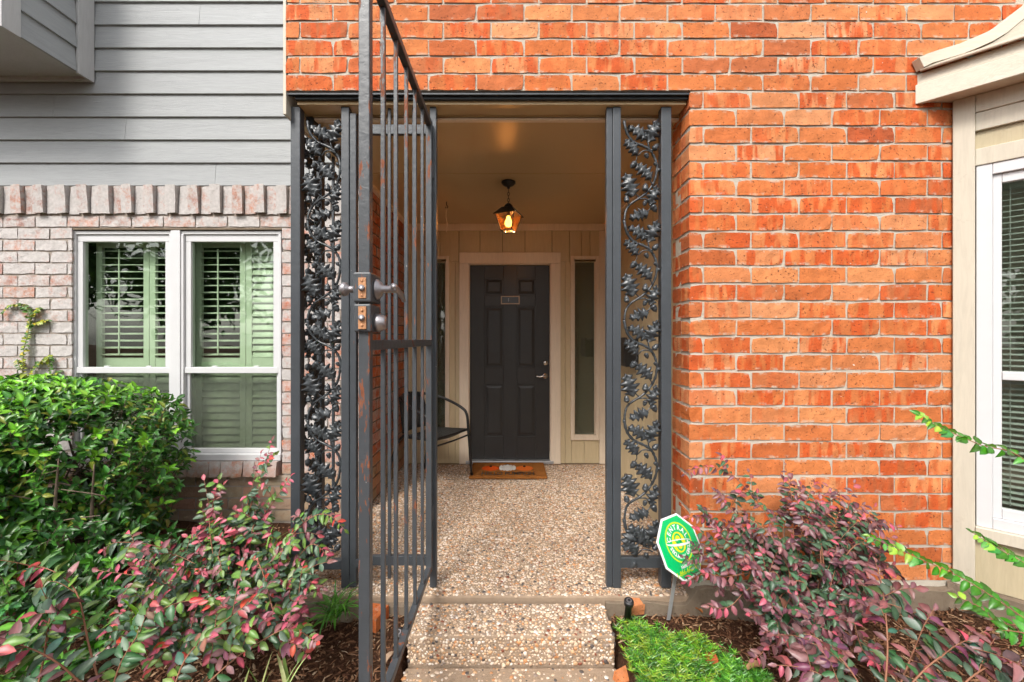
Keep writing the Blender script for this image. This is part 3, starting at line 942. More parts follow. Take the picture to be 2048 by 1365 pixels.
# ------------------------------------------------------------------ mailbox on the right porch wall
mbx = thing('mailbox', 'dark metal mailbox on the tan wall behind the right iron screen', 'mailbox', (.98, 1.35, 1.1))
ya, yb_ = 1.16, 1.50
z0_, z1_ = 1.06, 1.27
mb = MB()
pr = [(.998, z0_), (.90, z0_), (.885, z0_ + .03), (.885, z1_ - .06), (.91, z1_ - .005), (.998, z1_ + .01)]
n = len(pr)
mb.add([(p[0], yy, p[1]) for yy in (ya, yb_) for p in pr], [(i, (i + 1) % n, n + (i + 1) % n, n + i) for i in range(n)] + [tuple(range(n - 1, -1, -1)), tuple(range(n, 2 * n))])
mb.build('box_body', M['black'], mbx, bevel=.003)
mb = MB().obox((.895, (ya + yb_) / 2, z1_ - .03), (.0, .0, .05), (0, (yb_ - ya) / 2 + .008, 0), (.012, 0, .0)).build('lid', M['black'], mbx, bevel=.002)

# ------------------------------------------------------------------ black tube and weave chair
chm = Matrix.Translation((-.53, 1.52, 0)) @ Matrix.Rotation(R(-29), 4, 'Z')
ct = thing('patio_chair', 'black woven patio chair with curved arms behind the gate', 'chair', (-.7, 1.6, 0.008))
def cpt(p): return chm @ Vector(p)
def ctube(name, pts, r_, parent=ct, n=5):
    return MB().tube([cpt(p) for p in smoothpath(pts, n)], r_, 10).build(name, M['black'], parent, True)
hw = .25
for s_ in (-1, 1):
    ctube('arm_and_front_leg', [(-.44, s_ * .13, .765), (-.36, s_ * .21, .745), (-.22, s_ * hw, .70), (-.06, s_ * hw, .64), (.0, s_ * hw, .58), (.02, s_ * hw, .42), (.05, s_ * (hw + .01), .008)], .0125)
    ctube('rear_leg', [(-.33, s_ * .19, .45), (-.40, s_ * .215, .38), (-.46, s_ * .235, .20), (-.50, s_ * .245, .008)], .0115)
    ctube('seat_side_rail', [(-.36, s_ * .19, .425), (-.2, s_ * .215, .435), (.0, s_ * .235, .445)], .011)
ctube('top_back_tube', [(-.44, -.13, .765), (-.475, -.06, .775), (-.485, 0, .778), (-.475, .06, .775), (-.44, .13, .765)], .0125)
ctube('front_seat_rail', [(.005, -.24, .445), (.015, 0, .445), (.005, .24, .445)], .012)
ctube('front_stretcher', [(.03, -.245, .40), (.03, 0, .395), (.03, .245, .40)], .008)
t = NT('black woven strips')
v = t.coord('Object')
wv = t.n('TexWave', i_Vector=v, i_Scale=28.0, bands_direction='X').outputs['Fac']
wv2 = t.n('TexWave', i_Vector=v, i_Scale=28.0, bands_direction='Y').outputs['Fac']
M['weave'] = t.done((.013, .015, .015), .4, 0, t.bump(t.math('MAXIMUM', wv, wv2), .8, .01))
def sheet(name, f_, nu=10, nv=10):
    mb_ = MB()
    mb_.add([cpt(f_(i / nu, j / nv)) for j in range(nv + 1) for i in range(nu + 1)],
            [(j * (nu + 1) + i, j * (nu + 1) + i + 1, (j + 1) * (nu + 1) + i + 1, (j + 1) * (nu + 1) + i) for j in range(nv) for i in range(nu)])
    return mb_.build(name, M['weave'], ct, True, solid=.010)
sheet('seat', lambda a_, b_: (-.37 + .38 * a_, (b_ - .5) * (.40 + .08 * a_), .437 - .02 * math.sin(math.pi * b_) + .012 * a_))
sheet('backrest', lambda a_, b_: (-.375 - .07 * a_ - .045 * math.sin(math.pi * b_) * (.4 + .6 * a_), (b_ - .5) * (.37 - .06 * a_), .45 + .31 * a_ + .012 * math.sin(math.pi * b_)))

# ------------------------------------------------------------------ iron work: posts, oak leaf screens, fixed panel and gate
YP = .07
SCL = F_PX / (YP - CAM_Y)
def I(px): return PX(px, YP)
def IZ(py): return PZ(py, YP)
ZPB, ZPT = .003, 2.4695
# cast oak vine, drawn in a strip .2 m wide and .514 m tall; (x, z) from its upper left corner
K = 1 / (6.2 * SCL)
def U(cx, cy, yy=0.0): return Vector(((cx - 309) * K, yy, -(cy - 65) * K))
UNIT = 1232 * K
STEM = [(110, 65), (125, 160), (165, 250), (240, 330), (330, 370), (420, 420), (470, 480), (505, 560), (515, 650), (500, 760), (460, 860), (390, 950), (300, 1020), (200, 1085), (145, 1150), (120, 1230), (112, 1297)]
TW = [([(465, 470), (400, 440), (330, 445), (285, 490), (240, 470)], 9), ([(460, 860), (425, 800), (380, 740), (330, 690)], 8), ([(280, 1035), (370, 1035), (425, 1080), (437, 1140), (390, 1190), (290, 1222), (170, 1280)], 10),
      ([(420, 420), (405, 360), (400, 310)], 10), ([(300, 1020), (235, 960), (210, 900)], 9), ([(255, 480), (262, 540), (230, 590)], 7), ([(420, 1110), (455, 1060), (480, 980)], 8),
      ([(390, 945), (375, 930), (366, 910)], 7), ([(165, 1110), (150, 1080), (140, 1060)], 7), ([(430, 440), (460, 425), (480, 415)], 9)]
LEAVES = [((402, 340), (512, 70), 150), ((400, 290), (150, 150), 140), ((275, 490), (115, 315), 140), ((445, 790), (255, 610), 150), ((215, 1010), (118, 728), 190), ((425, 1115), (503, 868), 120), ((405, 1195), (168, 1285), 135)]
ACORNS = [((470, 430), (510, 375)), ((370, 480), (390, 530)), ((245, 590), (195, 645)), ((362, 935), (368, 865)), ((140, 1075), (130, 1010)), ((370, 1065), (350, 1115)), ((455, 1120), (490, 1185)), ((480, 590), (500, 625))]
def tube_me(pts, r0, r1, name, yb=0.0):
    q = smoothpath([U(a_, b_, yb - .004 * math.sin(i * 1.7)) for i, (a_, b_) in enumerate(pts)], 4)
    n_ = len(q)
    rr = [(r0 + (r1 - r0) * i / (n_ - 1)) * K * (1 + .16 * math.sin(i * 2.1)) for i in range(n_)]
    return MB().tube(q, rr, 8).mesh(name, M['iron_cast'], True)
def oak_me(base, tip, width, k):
    """lobed leaf with a raised midrib, puffed lobes and a thick back"""
    b_, t_ = U(*base, -.006), U(*tip, -.012)
    ax = t_ - b_
    L = ax.length
    ax.normalize()
    sd = ax.cross(Vector((0, 1, 0))).normalized()
    hw_ = width * K / 2 * 1.28
    ns = 33
    fr, bk = [], []
    for i in range(ns):
        s_ = i / (ns - 1)
        env = math.sin(math.pi * min(1, s_ ** .85 * .93 + .05)) ** .75
        lob = .50 + .62 * (0.5 + 0.5 * math.cos(2 * math.pi * (s_ * 4.4 + .30)))
        w_ = hw_ * env * lob
        for m_, c_ in enumerate((-1, -.55, 0, .55, 1)):
            ww = c_ * w_ * (1.0 if c_ < 0 else .92 + .14 * math.sin(k + 5 * s_))
            yy = [.002, -.0105, -.0015, -.0105, .002][m_] - .006 * math.sin(s_ * 11 + k + m_ * 1.5) - .006 * math.sin(math.pi * s_)
            if m_ == 2: yy -= .004
            fr.append(b_ + ax * (L * s_ + (abs(c_) * .07 * L * (lob - .6))) + sd * ww + Vector((0, yy, 0)))
            bk.append(fr[-1] + Vector((0, .006, 0)))
    n_ = len(fr)
    fs = []
    for i in range(ns - 1):
        for m_ in range(4):
            q = (i * 5 + m_, i * 5 + m_ + 1, i * 5 + 6 + m_, i * 5 + 5 + m_)
            fs.append(q); fs.append(tuple(n_ + z_ for z_ in q[::-1]))
        fs.append((i * 5, i * 5 + 5, n_ + i * 5 + 5, n_ + i * 5)); fs.append((i * 5 + 9, i * 5 + 4, n_ + i * 5 + 4, n_ + i * 5 + 9))
    mb_ = MB(); mb_.add(fr + bk, fs)
    return mb_.mesh('oak_leaf', M['iron_cast'], True)
def acorn_me(a_, b_):
    p, q = U(*a_, -.008), U(*b_, -.012)
    L = (q - p).length * 1.2
    r_ = .42 * L
    return MB().lathe([(0, -.12 * L), (.5 * r_, -.1 * L), (1.05 * r_, .12 * L), (1.12 * r_, .32 * L), (.95 * r_, .36 * L), (.98 * r_, .55 * L), (.75 * r_, .8 * L), (.3 * r_, .95 * L), (.12 * r_, 1.08 * L), (0, 1.1 * L)], p, q - p, 10).mesh('acorn', M['iron_cast'], True)
stem_me = tube_me(STEM, 19, 14, 'vine_stem')
stem_short = tube_me(STEM[:6], 22, 15, 'vine_stem')
twig_me = [tube_me(p_, r_, r_ * .8, 'vine_twig', -.004) for p_, r_ in TW]
leaf_me = [oak_me(*l_, i * 1.3) for i, l_ in enumerate(LEAVES)]
acorn_mes = [acorn_me(*a_) for a_ in ACORNS]
boss_me = MB().lathe([(0, 0), (.009, .002), (.011, .010), (.008, .02), (0, .021)], U(560, 675), (-1, 0, 0), 8).mesh('boss', M['iron_cast'], True)

def vine(parent, place, n_units=4):
    """place(local matrix) -> world; the strip's local axes are x across, z up"""
    for k in range(n_units):
        m_ = place @ Matrix.Translation((0, 0, -UNIT * k))
        inst('vine_stem', stem_me, parent, m_)
        inst('boss', boss_me, parent, m_)
        for q in twig_me: inst('vine_twig', q, parent, m_)
        for q in leaf_me: inst('oak_leaf', q, parent, m_)
        for q in acorn_mes: inst('acorn', q, parent, m_)
    m_ = place @ Matrix.Translation((0, 0, -UNIT * n_units))
    inst('vine_stem', stem_short, parent, m_)
    for i in (0, 1, 2): inst('oak_leaf', leaf_me[i], parent, m_)
    for i in (0, 1, 2): inst('acorn', acorn_mes[i], parent, m_)
    for i in (0, 3, 5): inst('vine_twig', twig_me[i], parent, m_)
    m2 = place @ Matrix.Translation((0, 0, -UNIT * n_units - .03)) @ Matrix.Translation((0, 0, -.13)) @ Matrix.Rotation(R(180), 4, 'Y')
    for i in (0, 1): inst('oak_leaf', leaf_me[i], parent, m2)

def post(name, parent, xc, w_, y0, y1, z0=ZPB, z1=ZPT, mat='iron'):
    return box(name, M[mat], parent, xc - w_ / 2, xc + w_ / 2, y0, y1, z0, z1, .003)
p0 = YP - .020
def plate(parent, xc, yc):
    return box('base_plate', M['iron'], parent, xc - .034, xc + .034, yc - .03, yc + .03, .002, .009, .001)

sl = thing('iron_screen', 'slate iron screen of cast oak leaves left of the gate', 'screen', (I(640), YP, 0))
AX, AW = (I(585) + I(604)) / 2, I(604) - I(585)
post('post', sl, AX, AW, p0, p0 + .048); 
BX0, BX1, BX2 = I(685), I(701), I(714)
post('post', sl, (BX0 + BX1) / 2, BX1 - BX0, p0, p0 + .04)
post('stop_bar', sl, (BX1 + BX2) / 2 + .0004, BX2 - BX1, p0 + .006, p0 + .040, ZPB, ZPT - .03)
box('bottom_rail', M['iron'], sl, AX + AW / 2 - .002, BX0 + .002, p0 + .006, p0 + .034, IZ(1137), IZ(1118), .003)
vine(sl, Matrix.Translation((I(648), YP - .002, IZ(243))))
sr = thing('iron_screen', 'slate iron screen of cast oak leaves between gate opening and orange brick', 'screen', (I(1280), YP, 0))
CX0, CX1, CX2 = I(1212), I(1224), I(1240)
post('stop_bar', sr, (CX0 + CX1) / 2 - .0004, CX1 - CX0, p0 + .006, p0 + .040, ZPB, ZPT)
post('post', sr, (CX1 + CX2) / 2, CX2 - CX1, p0, p0 + .04)
DXc, DWd = (I(1319) + I(1341)) / 2, I(1341) - I(1321)
post('post', sr, DXc, DWd, p0, p0 + .048)
box('bottom_rail', M['iron'], sr, CX2 - .002, DXc - DWd / 2 + .002, p0 + .006, p0 + .034, IZ(1134), IZ(1113), .003)
vine(sr, Matrix.Translation((I(1280), YP - .002, IZ(243))))
ss = thing('iron_screen', 'slate iron side screen running back to the house wall behind the left screen', 'screen', (AX, .5, 0))
xs_ = AX
post('post', ss, xs_, .042, .30, .342, ZPB, 2.414)
for yy in (.50, .66, .82):
    post('bar', ss, xs_, .016, yy - .008, yy + .008, .09, 2.414)
for zz_ in (.07, 1.265, 2.30):
    box('rail', M['iron'], ss, xs_ - .013, xs_ + .013, .343, .985, zz_ - .014, zz_ + .014, .002)
box('rail', M['iron'], ss, xs_ - .013, xs_ + .013, .10, .299, .085, .125, .002)
vine(ss, Matrix.Translation((xs_, .20, IZ(243) - .02)) @ Matrix.Rotation(R(90), 4, 'Z'))

fp = thing('fixed_panel', 'narrow fixed iron panel of upright bars beside the open gate', 'panel', (I(800), YP, 0))
HX = I(866)
post('post', fp, HX + .003, .034, p0 + .004, p0 + .04, ZPB, IZ(212))
post('post', fp, I(729), .030, p0 + .004, p0 + .04, .06, IZ(215))
for px in (779, 828):
    post('bar', fp, I(px), .017, p0 + .014, p0 + .030, IZ(1157), IZ(217))
for (a_, b_) in ((269, 250), (1131, 1112)):
    box('rail', M['iron'], fp, I(729) + .0152, HX - .0145, p0 + .0155, p0 + .0385, IZ(a_), IZ(b_), .002)
mb = MB().lathe([(0, 0), (.024, .001), (.024, .014), (0, .015)], (BX2 + .012, p0 + .004, IZ(1125)), (0, 1, 0), 6)
mb.build('bracket', M['iron'], fp, bevel=.002)

gt = thing('iron_gate', 'open slate iron gate with upright bars and a rusty lock', 'gate', (-.415, 0, .1))
GX = -.415
GY1, GY0 = p0 - .006, 1.185 + CAM_Y                    # hinge end, lock end
GT, GB = 2.385, .105
def gbar(name, y0, y1, z0, z1, w_=.026, bev=.0025):
    return box(name, M['iron_gate'], gt, GX - w_ / 2, GX + w_ / 2, y0, y1, z0, z1, bev)
gbar('stile', GY1 - .028, GY1, GB, GT, .030)
gbar('stile', GY0 - .028, GY0, GB - .02, GT + .02, .032)
gbar('rail', GY0 + .0003, GY1 - .0283, GT - .030, GT - .0005, .027)
gbar('rail', GY0 + .0003, GY1 - .0283, GB + .0005, GB + .028, .027)
gbar('rail', GY0 + .0003, GY1 - .0283, 1.246, 1.276, .027)
for i in range(5):
    yy = GY0 + (GY1 - .028 - GY0) * (i + 1) / 6
    gbar('bar', yy - .007, yy + .007, GB + .0285, 1.2455, .014, .0015)
    gbar('bar', yy - .007, yy + .007, 1.2765, GT - .0305, .014, .0015)
for zz_ in (.35, 2.1):
    MB().lathe([(0, 0), (.009, .001), (.009, .08), (0, .081)], (GX + .012, GY1 + .003, zz_), (0, 0, 1), 10).build('hinge', M['iron_gate'], gt)
# lock box: two steel boxes round the edge of the stile
gy = GY0 - .030
z_lo, z_hi = 1.28 - (664 - 678 + 0) / 696 * 1.0 - .0, 0
def GZ(py): return 1.28 + (678 - py) / (F_PX / (GY0 - .03 - CAM_Y))
lb = box('lock_box', M['iron_gate'], gt, GX - .026, GX + .024, gy - .012, gy + .075, GZ(605), GZ(546), .004)
lb2 = box('lock_box', M['iron_gate'], gt, GX - .025, GX + .023, gy - .010, gy + .072, GZ(664), GZ(609), .004)
for (par, za, zb_) in ((lb, 598, 557), (lb2, 659, 614)):
    box('latch_plate', M['rust'], par, GX - .0105, GX + .0115, gy - .0145, gy - .009, GZ(za), GZ(zb_), .001)
    zc = (GZ(za) + GZ(zb_)) / 2
    MB().lathe([(0, 0), (.009, .0005), (.0085, .007), (0, .0075)], (GX, gy - .0142, zc), (0, -1, 0), 12).build('latch_bolt', M['steel_old'], par, True)
    for s_ in (-1, 1):
        MB().lathe([(0, 0), (.0042, .0005), (.0035, .0022), (0, .0025)], (GX, gy - .0143, zc + s_ * .0205), (0, -1, 0), 8).build('screw', M['rust'], par, True)
zk = GZ(576)
yk = gy + .036
h1 = MB().lathe([(0, 0), (.030, .001), (.029, .006), (.019, .016), (.011, .020), (.011, .058), (0, .059)], (GX + .0235, yk, zk), (1, 0, 0), 18).build('lever_handle', M['steel_old'], gt, True)
MB().tube(smoothpath([(GX + .076, yk - .012, zk + .008), (GX + .078, yk + .012, zk + .003), (GX + .080, yk + .05, zk - .008), (GX + .078, yk + .088, zk - .018), (GX + .074, yk + .11, zk - .022)]), [.009] * 8 + [.0085] * 6 + [.007] * 7, 8).build('lever', M['steel_old'], h1, True)
MB().lathe([(0, 0), (.024, .001), (.022, .010), (.010, .014), (.010, .030), (.019, .036), (.021, .046), (.015, .054), (0, .055)], (GX - .0255, yk, zk), (-1, 0, 0), 16).build('door_knob', M['steel_old'], gt, True)
MB().lathe([(0, 0), (.027, .001), (.026, .012), (.020, .026), (.018, .030), (0, .029)], (GX + .0225, yk, GZ(645)), (1, 0, 0), 18).build('deadbolt_cylinder', M['steel_old'], gt, True)

# ------------------------------------------------------------------ double window in the left wall
YF = YW + .020
def V(px): return PX(px, YF)
def VZ(py): return PZ(py, YF)
dw = thing('double_window', 'white framed double window in the whitewashed brick wall', 'window', (V(354), YF, WZ0))
def fbox(name, a_, b_, c_, d_, y0, y1, parent=dw, mat='white', bev=.003):
    return box(name, M[mat], parent, V(a_), V(b_), y0, y1, VZ(d_), VZ(c_), bev)
fbox('frame', 145, 562, 462, 469, YF, YF + .08)
fbox('frame', 143, 564, 908, 920, YF - .022, YF + .08)
fbox('frame', 145, 151, 469.2, 907.8, YF, YF + .08)
fbox('frame', 556, 562, 469.2, 907.8, YF, YF + .08)
fbox('mullion', 339, 368, 469.2, 907.8, YF - .006, YF + .08)
fbox('mullion_cover', 344, 363, 462, 907.5, YF - .014, YF - .0065)
box('lintel', M['concrete'], dw, WX0 + .002, WX1 - .002, YW + .004, YW + .1, VZ(461), WZ1 + .004, .002)
for (a_, b_) in ((151.3, 338.7), (368.3, 555.7)):
    up = fbox('upper_sash', a_, b_, 469.4, 483, YF + .012, YF + .055)
    w_ = 11
    fbox('sash_stile', a_, a_ + w_, 483.1, 735, YF + .012, YF + .055, up)
    fbox('sash_stile', b_ - w_, b_, 483.1, 735, YF + .012, YF + .055, up)
    fbox('meeting_rail', a_ + .1, b_ - .1, 735.1, 747, YF + .004, YF + .055, up)
    fbox('pane', a_ + w_ - 1, b_ - w_ + 1, 482, 736, YF + .030, YF + .034, up, 'glass', 0)
    lo = fbox('lower_sash', a_, b_, 899, 907.7, YF + .024, YF + .065)
    fbox('sash_stile', a_, a_ + 6, 747.1, 898.9, YF + .024, YF + .065, lo)
    fbox('sash_stile', b_ - 6, b_, 747.1, 898.9, YF + .024, YF + .065, lo)
    fbox('pane', a_ + 5, b_ - 5, 747, 900, YF + .040, YF + .044, lo, 'glass_screen', 0)
    for q in (.3, .75):
        fbox('sash_lock', a_ + (b_ - a_) * q - 5, a_ + (b_ - a_) * q + 5, 732.5, 735, YF + .02, YF + .035, up)
YS = YW + .155
SF = YS - CAM_Y
def shutter(p0_, p1_, opened, label):
    sh = thing('shutter', label, 'shutter', (PX((p0_ + p1_) / 2, YS), YS, PZ(905, YS)), 'plantation shutters inside the double window')
    x0_, x1_ = PX(p0_, YS), PX(p1_, YS)
    sw_ = .045
    zt, zm1, zm0, zb_ = PZ(476, YS), PZ(716, YS), PZ(752, YS), PZ(912, YS)
    for q in ((x0_, x0_ + sw_), (x1_ - sw_, x1_)):
        box('stile', M['louver'], sh, q[0], q[1], YS, YS + .028, zb_, zt, .003)
    for q in ((zt - .075, zt), (zm0, zm1), (zb_, zb_ + .05)):
        box('rail', M['louver'], sh, x0_ + sw_ + .0003, x1_ - sw_ - .0003, YS + .002, YS + .026, q[0], q[1], .003)
    L = x1_ - x0_ - 2 * sw_ - .004
    n_ = 10
    vs, prof = [], []
    for i in range(n_):
        q = 2 * math.pi * i / n_
        prof.append((.032 * math.cos(q), .0052 * math.sin(q)))
    mb_ = MB()
    mb_.add([(xx, p_[0], p_[1]) for xx in (-L / 2, L / 2) for p_ in prof], [(i, (i + 1) % n_, n_ + (i + 1) % n_, n_ + i) for i in range(n_)] + [tuple(range(n_ - 1, -1, -1)), tuple(range(n_, 2 * n_))])
    me = mb_.mesh('louver', M['louver'], True)
    for (za, zb2, op) in ((zm1, zt - .075, opened), (zb_ + .05, zm0, False)):
        k_ = int((zb2 - za) / .0525)
        for i in range(k_):
            z_ = za + (zb2 - za) * (i + .5) / k_
            inst('louver', me, sh, Matrix.Translation(((x0_ + x1_) / 2, YS + .014, z_)) @ Matrix.Rotation(R(12 if op else 68), 4, 'X'))
        if op:
            box('tilt_rod', M['louver'], sh, (x0_ + x1_) / 2 - .005, (x0_ + x1_) / 2 + .005, YS - .032, YS - .024, za + .02, zb2 - .02, .002)
shutter(192, 298, True, 'pale green louvred shutter with open slats, leftmost in the double window')
shutter(299, 388, True, 'pale green louvred shutter with open slats beside the window mullion')
shutter(391, 491, True, 'pale green louvred shutter with open slats in the right half window')
shutter(492, 572, False, 'pale green louvred shutter with closed slats, nearest the iron screen')
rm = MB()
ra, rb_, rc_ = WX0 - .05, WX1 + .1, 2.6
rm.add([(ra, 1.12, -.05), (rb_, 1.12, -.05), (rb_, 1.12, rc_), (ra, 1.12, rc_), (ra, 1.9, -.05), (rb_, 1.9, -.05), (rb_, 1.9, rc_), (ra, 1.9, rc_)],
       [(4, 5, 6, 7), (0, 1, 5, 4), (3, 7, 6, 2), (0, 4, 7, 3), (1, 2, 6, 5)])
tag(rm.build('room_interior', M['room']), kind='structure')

# ------------------------------------------------------------------ bay window at the right
bay = thing('bay_window', 'cream trimmed bay window with curved roof at the right', 'bay window', (2.4, -.3, 0))
BM = Matrix.Translation((2.2075, 0, 0)) @ Matrix.Rotation(R(-45), 4, 'Z')
def bbox(name, mat, x0, x1, y0, y1, z0, z1, bev=.003, parent=bay):
    o = MB().box(x0, x1, y0, y1, z0, z1).build(name, M[mat], parent, bevel=bev, world=BM)
    return o
FW = .66                                               # length of the angled face
bbox('corner_board', 'cream', .0, .074, -.022, .03, .07, 2.46)
bbox('corner_board', 'cream', FW - .07, FW, -.022, .03, .07, 2.46)
bbox('frieze_board', 'cream', .0745, FW - .0705, -.018, .03, 2.375, 2.459)
bbox('frieze_board', 'cream', .0745, FW - .0705, -.010, .03, 2.288, 2.3745)
bbox('panel', 'bay_panel', .0745, FW - .0705, .008, .03, 2.20, 2.2875)
bbox('head_casing', 'cream', .0745, FW - .0705, -.012, .03, 2.118, 2.1995)
bbox('sill', 'cream', .0745, FW - .0705, -.028, .03, .315, .372)
bbox('panel', 'bay_panel', .0745, FW - .0705, .006, .03, .07, .3145)
wf = bbox('window_frame', 'white', .078, .130, -.006, .05, .3725, 2.1175)
bbox('window_frame', 'white', FW - .13, FW - .078, -.006, .05, .3725, 2.1175)
bbox('window_frame', 'white', .1305, FW - .1305, -.0055, .05, 2.065, 2.1175)
bbox('window_frame', 'white', .1305, FW - .1305, -.0055, .05, .3725, .425)
sa = bbox('sash', 'white', .1308, .160, .008, .045, .4255, 2.0645)
bbox('sash', 'white', FW - .160, FW - .1308, .008, .045, .4255, 2.0645)
bbox('sash', 'white', .1605, FW - .1605, .0085, .045, 2.02, 2.0645)
bbox('sash', 'white', .1605, FW - .1605, .0085, .045, .4255, .475)
bbox('meeting_rail', 'white', .1605, FW - .1605, .004, .045, 1.085, 1.125)
bbox('pane', 'glass_bay', .158, FW - .158, .026, .030, .47, 2.025, 0)
bbox('base', 'concrete', -.02, FW + .02, -.03, .06, -.2, .069)
# front face of the bay and its dark room
u_ = Vector((math.cos(R(45)), -math.sin(R(45)), 0))
c0 = Vector((2.2075, 0, 0)) + u_ * FW
MB().box(c0.x, c0.x + 1.4, c0.y, c0.y + .05, -.2, 2.459).build('front_panel', M['cream'], bay)
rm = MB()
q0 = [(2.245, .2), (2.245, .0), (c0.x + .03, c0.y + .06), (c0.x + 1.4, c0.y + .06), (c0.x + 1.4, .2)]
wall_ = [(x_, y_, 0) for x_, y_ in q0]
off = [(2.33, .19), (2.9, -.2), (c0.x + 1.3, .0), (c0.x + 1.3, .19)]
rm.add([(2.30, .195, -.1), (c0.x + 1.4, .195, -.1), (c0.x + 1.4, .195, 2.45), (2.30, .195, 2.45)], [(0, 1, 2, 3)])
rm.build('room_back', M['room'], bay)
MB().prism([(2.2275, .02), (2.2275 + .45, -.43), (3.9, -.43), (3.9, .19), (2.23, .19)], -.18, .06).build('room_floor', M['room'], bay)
# eaves: soffit, fascia, strip and bell curved roof edge, all dying into the brick
def eaves(name, mat, off_, thick, z0, z1, L=1.05, bev=.002, wob=0):
    x0_ = 2.2075 - off_ / math.sin(R(45))
    tk = thick / math.sin(R(45))
    pts = [(x0_, -.0005), (x0_ + L, -L - .0005), (x0_ + L + tk / 2, -L + tk / 2), (x0_ + tk, -.0005)]
    return MB().prism(pts, z0, z1).build(name, M[mat], bay, bevel=bev)
eaves('soffit', 'cream_x', .108, .1225, 2.460, 2.472)
eaves('fascia', 'cream_x', .1326, .024, 2.452, 2.548, bev=.003)
eaves('fascia_strip', 'cream_x', .126, .10, 2.5485, 2.600, bev=.003)
prof = [(2.015, 2.628), (2.06, 2.650), (2.12, 2.667), (2.205, 2.692), (2.28, 2.720), (2.3575, 2.755), (2.42, 2.795), (2.47, 2.838), (2.52, 2.878), (2.60, 2.94), (2.72, 3.03), (2.9, 3.14)]
def swept(name, mat, d0, d1, ya, yb_, dx=0):
    """board that follows the roof curve along the brick, from ya to yb in front of the wall"""
    mb_ = MB()
    vs, n_ = [], len(prof)
    for i, (x_, z_) in enumerate(prof):
        j0, j1 = max(0, i - 1), min(n_ - 1, i + 1)
        tx_, tz_ = prof[j1][0] - prof[j0][0], prof[j1][1] - prof[j0][1]
        l_ = math.hypot(tx_, tz_)
        nx_, nz_ = -tz_ / l_, tx_ / l_
        w1, w2 = rnd.uniform(-.002, .002), rnd.uniform(-.003, .003)
        for (dd, yy) in ((d0 + w1, ya), (d1 + w2, ya), (d1 + w2, yb_), (d0 + w1, yb_)):
            vs.append((x_ + nx_ * dd + dx, yy, z_ + nz_ * dd))
    fs = [(4 * i + j, 4 * i + (j + 1) % 4, 4 * i + 4 + (j + 1) % 4, 4 * i + 4 + j) for i in range(n_ - 1) for j in range(4)] + [(0, 3, 2, 1), (4 * n_ - 4, 4 * n_ - 3, 4 * n_ - 2, 4 * n_ - 1)]
    mb_.add(vs, fs)
    return mb_.build(name, M[mat], bay, bevel=.002)
swept('roof_edge_board', 'cream_x', -.018, .034, -.042, -.0025)
mb = MB()
vs, n_ = [], len(prof)
for (x_, z_) in prof:
    s0 = x_ - 2.015
    for L in (0.0, .35, .75, 1.2):
        vs.append((x_ + L, -.03 - L, z_ - .028))
mb.add(vs, [(4 * i + j, 4 * i + 4 + j, 4 * i + 5 + j, 4 * i + 1 + j) for i in range(n_ - 1) for j in range(3)])
mb.build('roof_sheet', M['cream_x'], bay, solid=.01, smooth=True)
# blind inside the bay window
bl = thing('window_blind', 'pale horizontal slat blind inside the right bay window', 'blind', (2.5, -.2, 2.0))
L = FW - .33
me = MB().obox((0, 0, 0), (L / 2, 0, 0), (0, .011, .004), (0, -.0003, .0008)).mesh('slat', M['blind'])
z_ = .49
while z_ < 2.0:
    inst('slat', me, bl, BM @ Matrix.Translation((FW / 2, .075, z_)))
    z_ += .0275
for xx in (.19, FW - .19):
    MB().tube([BM @ Vector((xx, .060, .48)), BM @ Vector((xx, .060, 2.02))], .0018, 5).build('ladder_cord', M['blind'], bl)
MB().box(.17, FW - .17, .06, .10, 2.0, 2.04).build('head_rail', M['blind'], bl, world=BM)

# ------------------------------------------------------------------ yard sign: a regular octagon turned and leaning on its stake
cor = [(1349, 1025), (1384.2, 1047.5), (1410.6, 1101.3), (1402.9, 1151.9), (1364.5, 1161.8), (1332, 1134.3), (1319.4, 1084.8), (1323.8, 1039.8)]
SD = 1.955
SC0 = P3(sum(x_ for x_, _ in cor) / 8, sum(y_ for _, y_ in cor) / 8, SD)
EYE = Vector((0, CAM_Y, CAM_Z))
LOS = (SC0 - EYE).normalized()
E1 = Vector((LOS.y, -LOS.x, 0)).normalized(); E2 = E1.cross(LOS).normalized()
cc = []
for x_, y_ in cor:
    r_ = (P3(x_, y_, 1.0) - EYE).normalized()
    h_ = EYE + r_ * ((SC0 - EYE).length / r_.dot(LOS)) - SC0
    cc.append((h_.dot(E1), h_.dot(E2)))
cc = np.array(cc)
ctr = cc.mean(0)
th = np.arange(8) * math.pi / 4
ea = 2 / 8 * ((cc - ctr) * np.cos(th)[:, None]).sum(0)  # direction of corner 0
eb = 2 / 8 * ((cc - ctr) * np.sin(th)[:, None]).sum(0)  # direction of corner 2 (clockwise)
dA = eb @ eb - ea @ ea                                  # az^2 - bz^2 ;  az*bz = -ea.eb
pq = -(ea @ eb)
az2 = (dA + math.sqrt(dA * dA + 4 * pq * pq)) / 2
az = math.sqrt(max(az2, 1e-9)); bz = pq / az
FLIP = 1
EA, EB = E1 * ea[0] + E2 * ea[1] + LOS * az * FLIP, E1 * eb[0] + E2 * eb[1] + LOS * bz * FLIP
RO = (EA.length + EB.length) / 2
EA.normalize(); EB = (EB - EA * EB.dot(EA)).normalized()
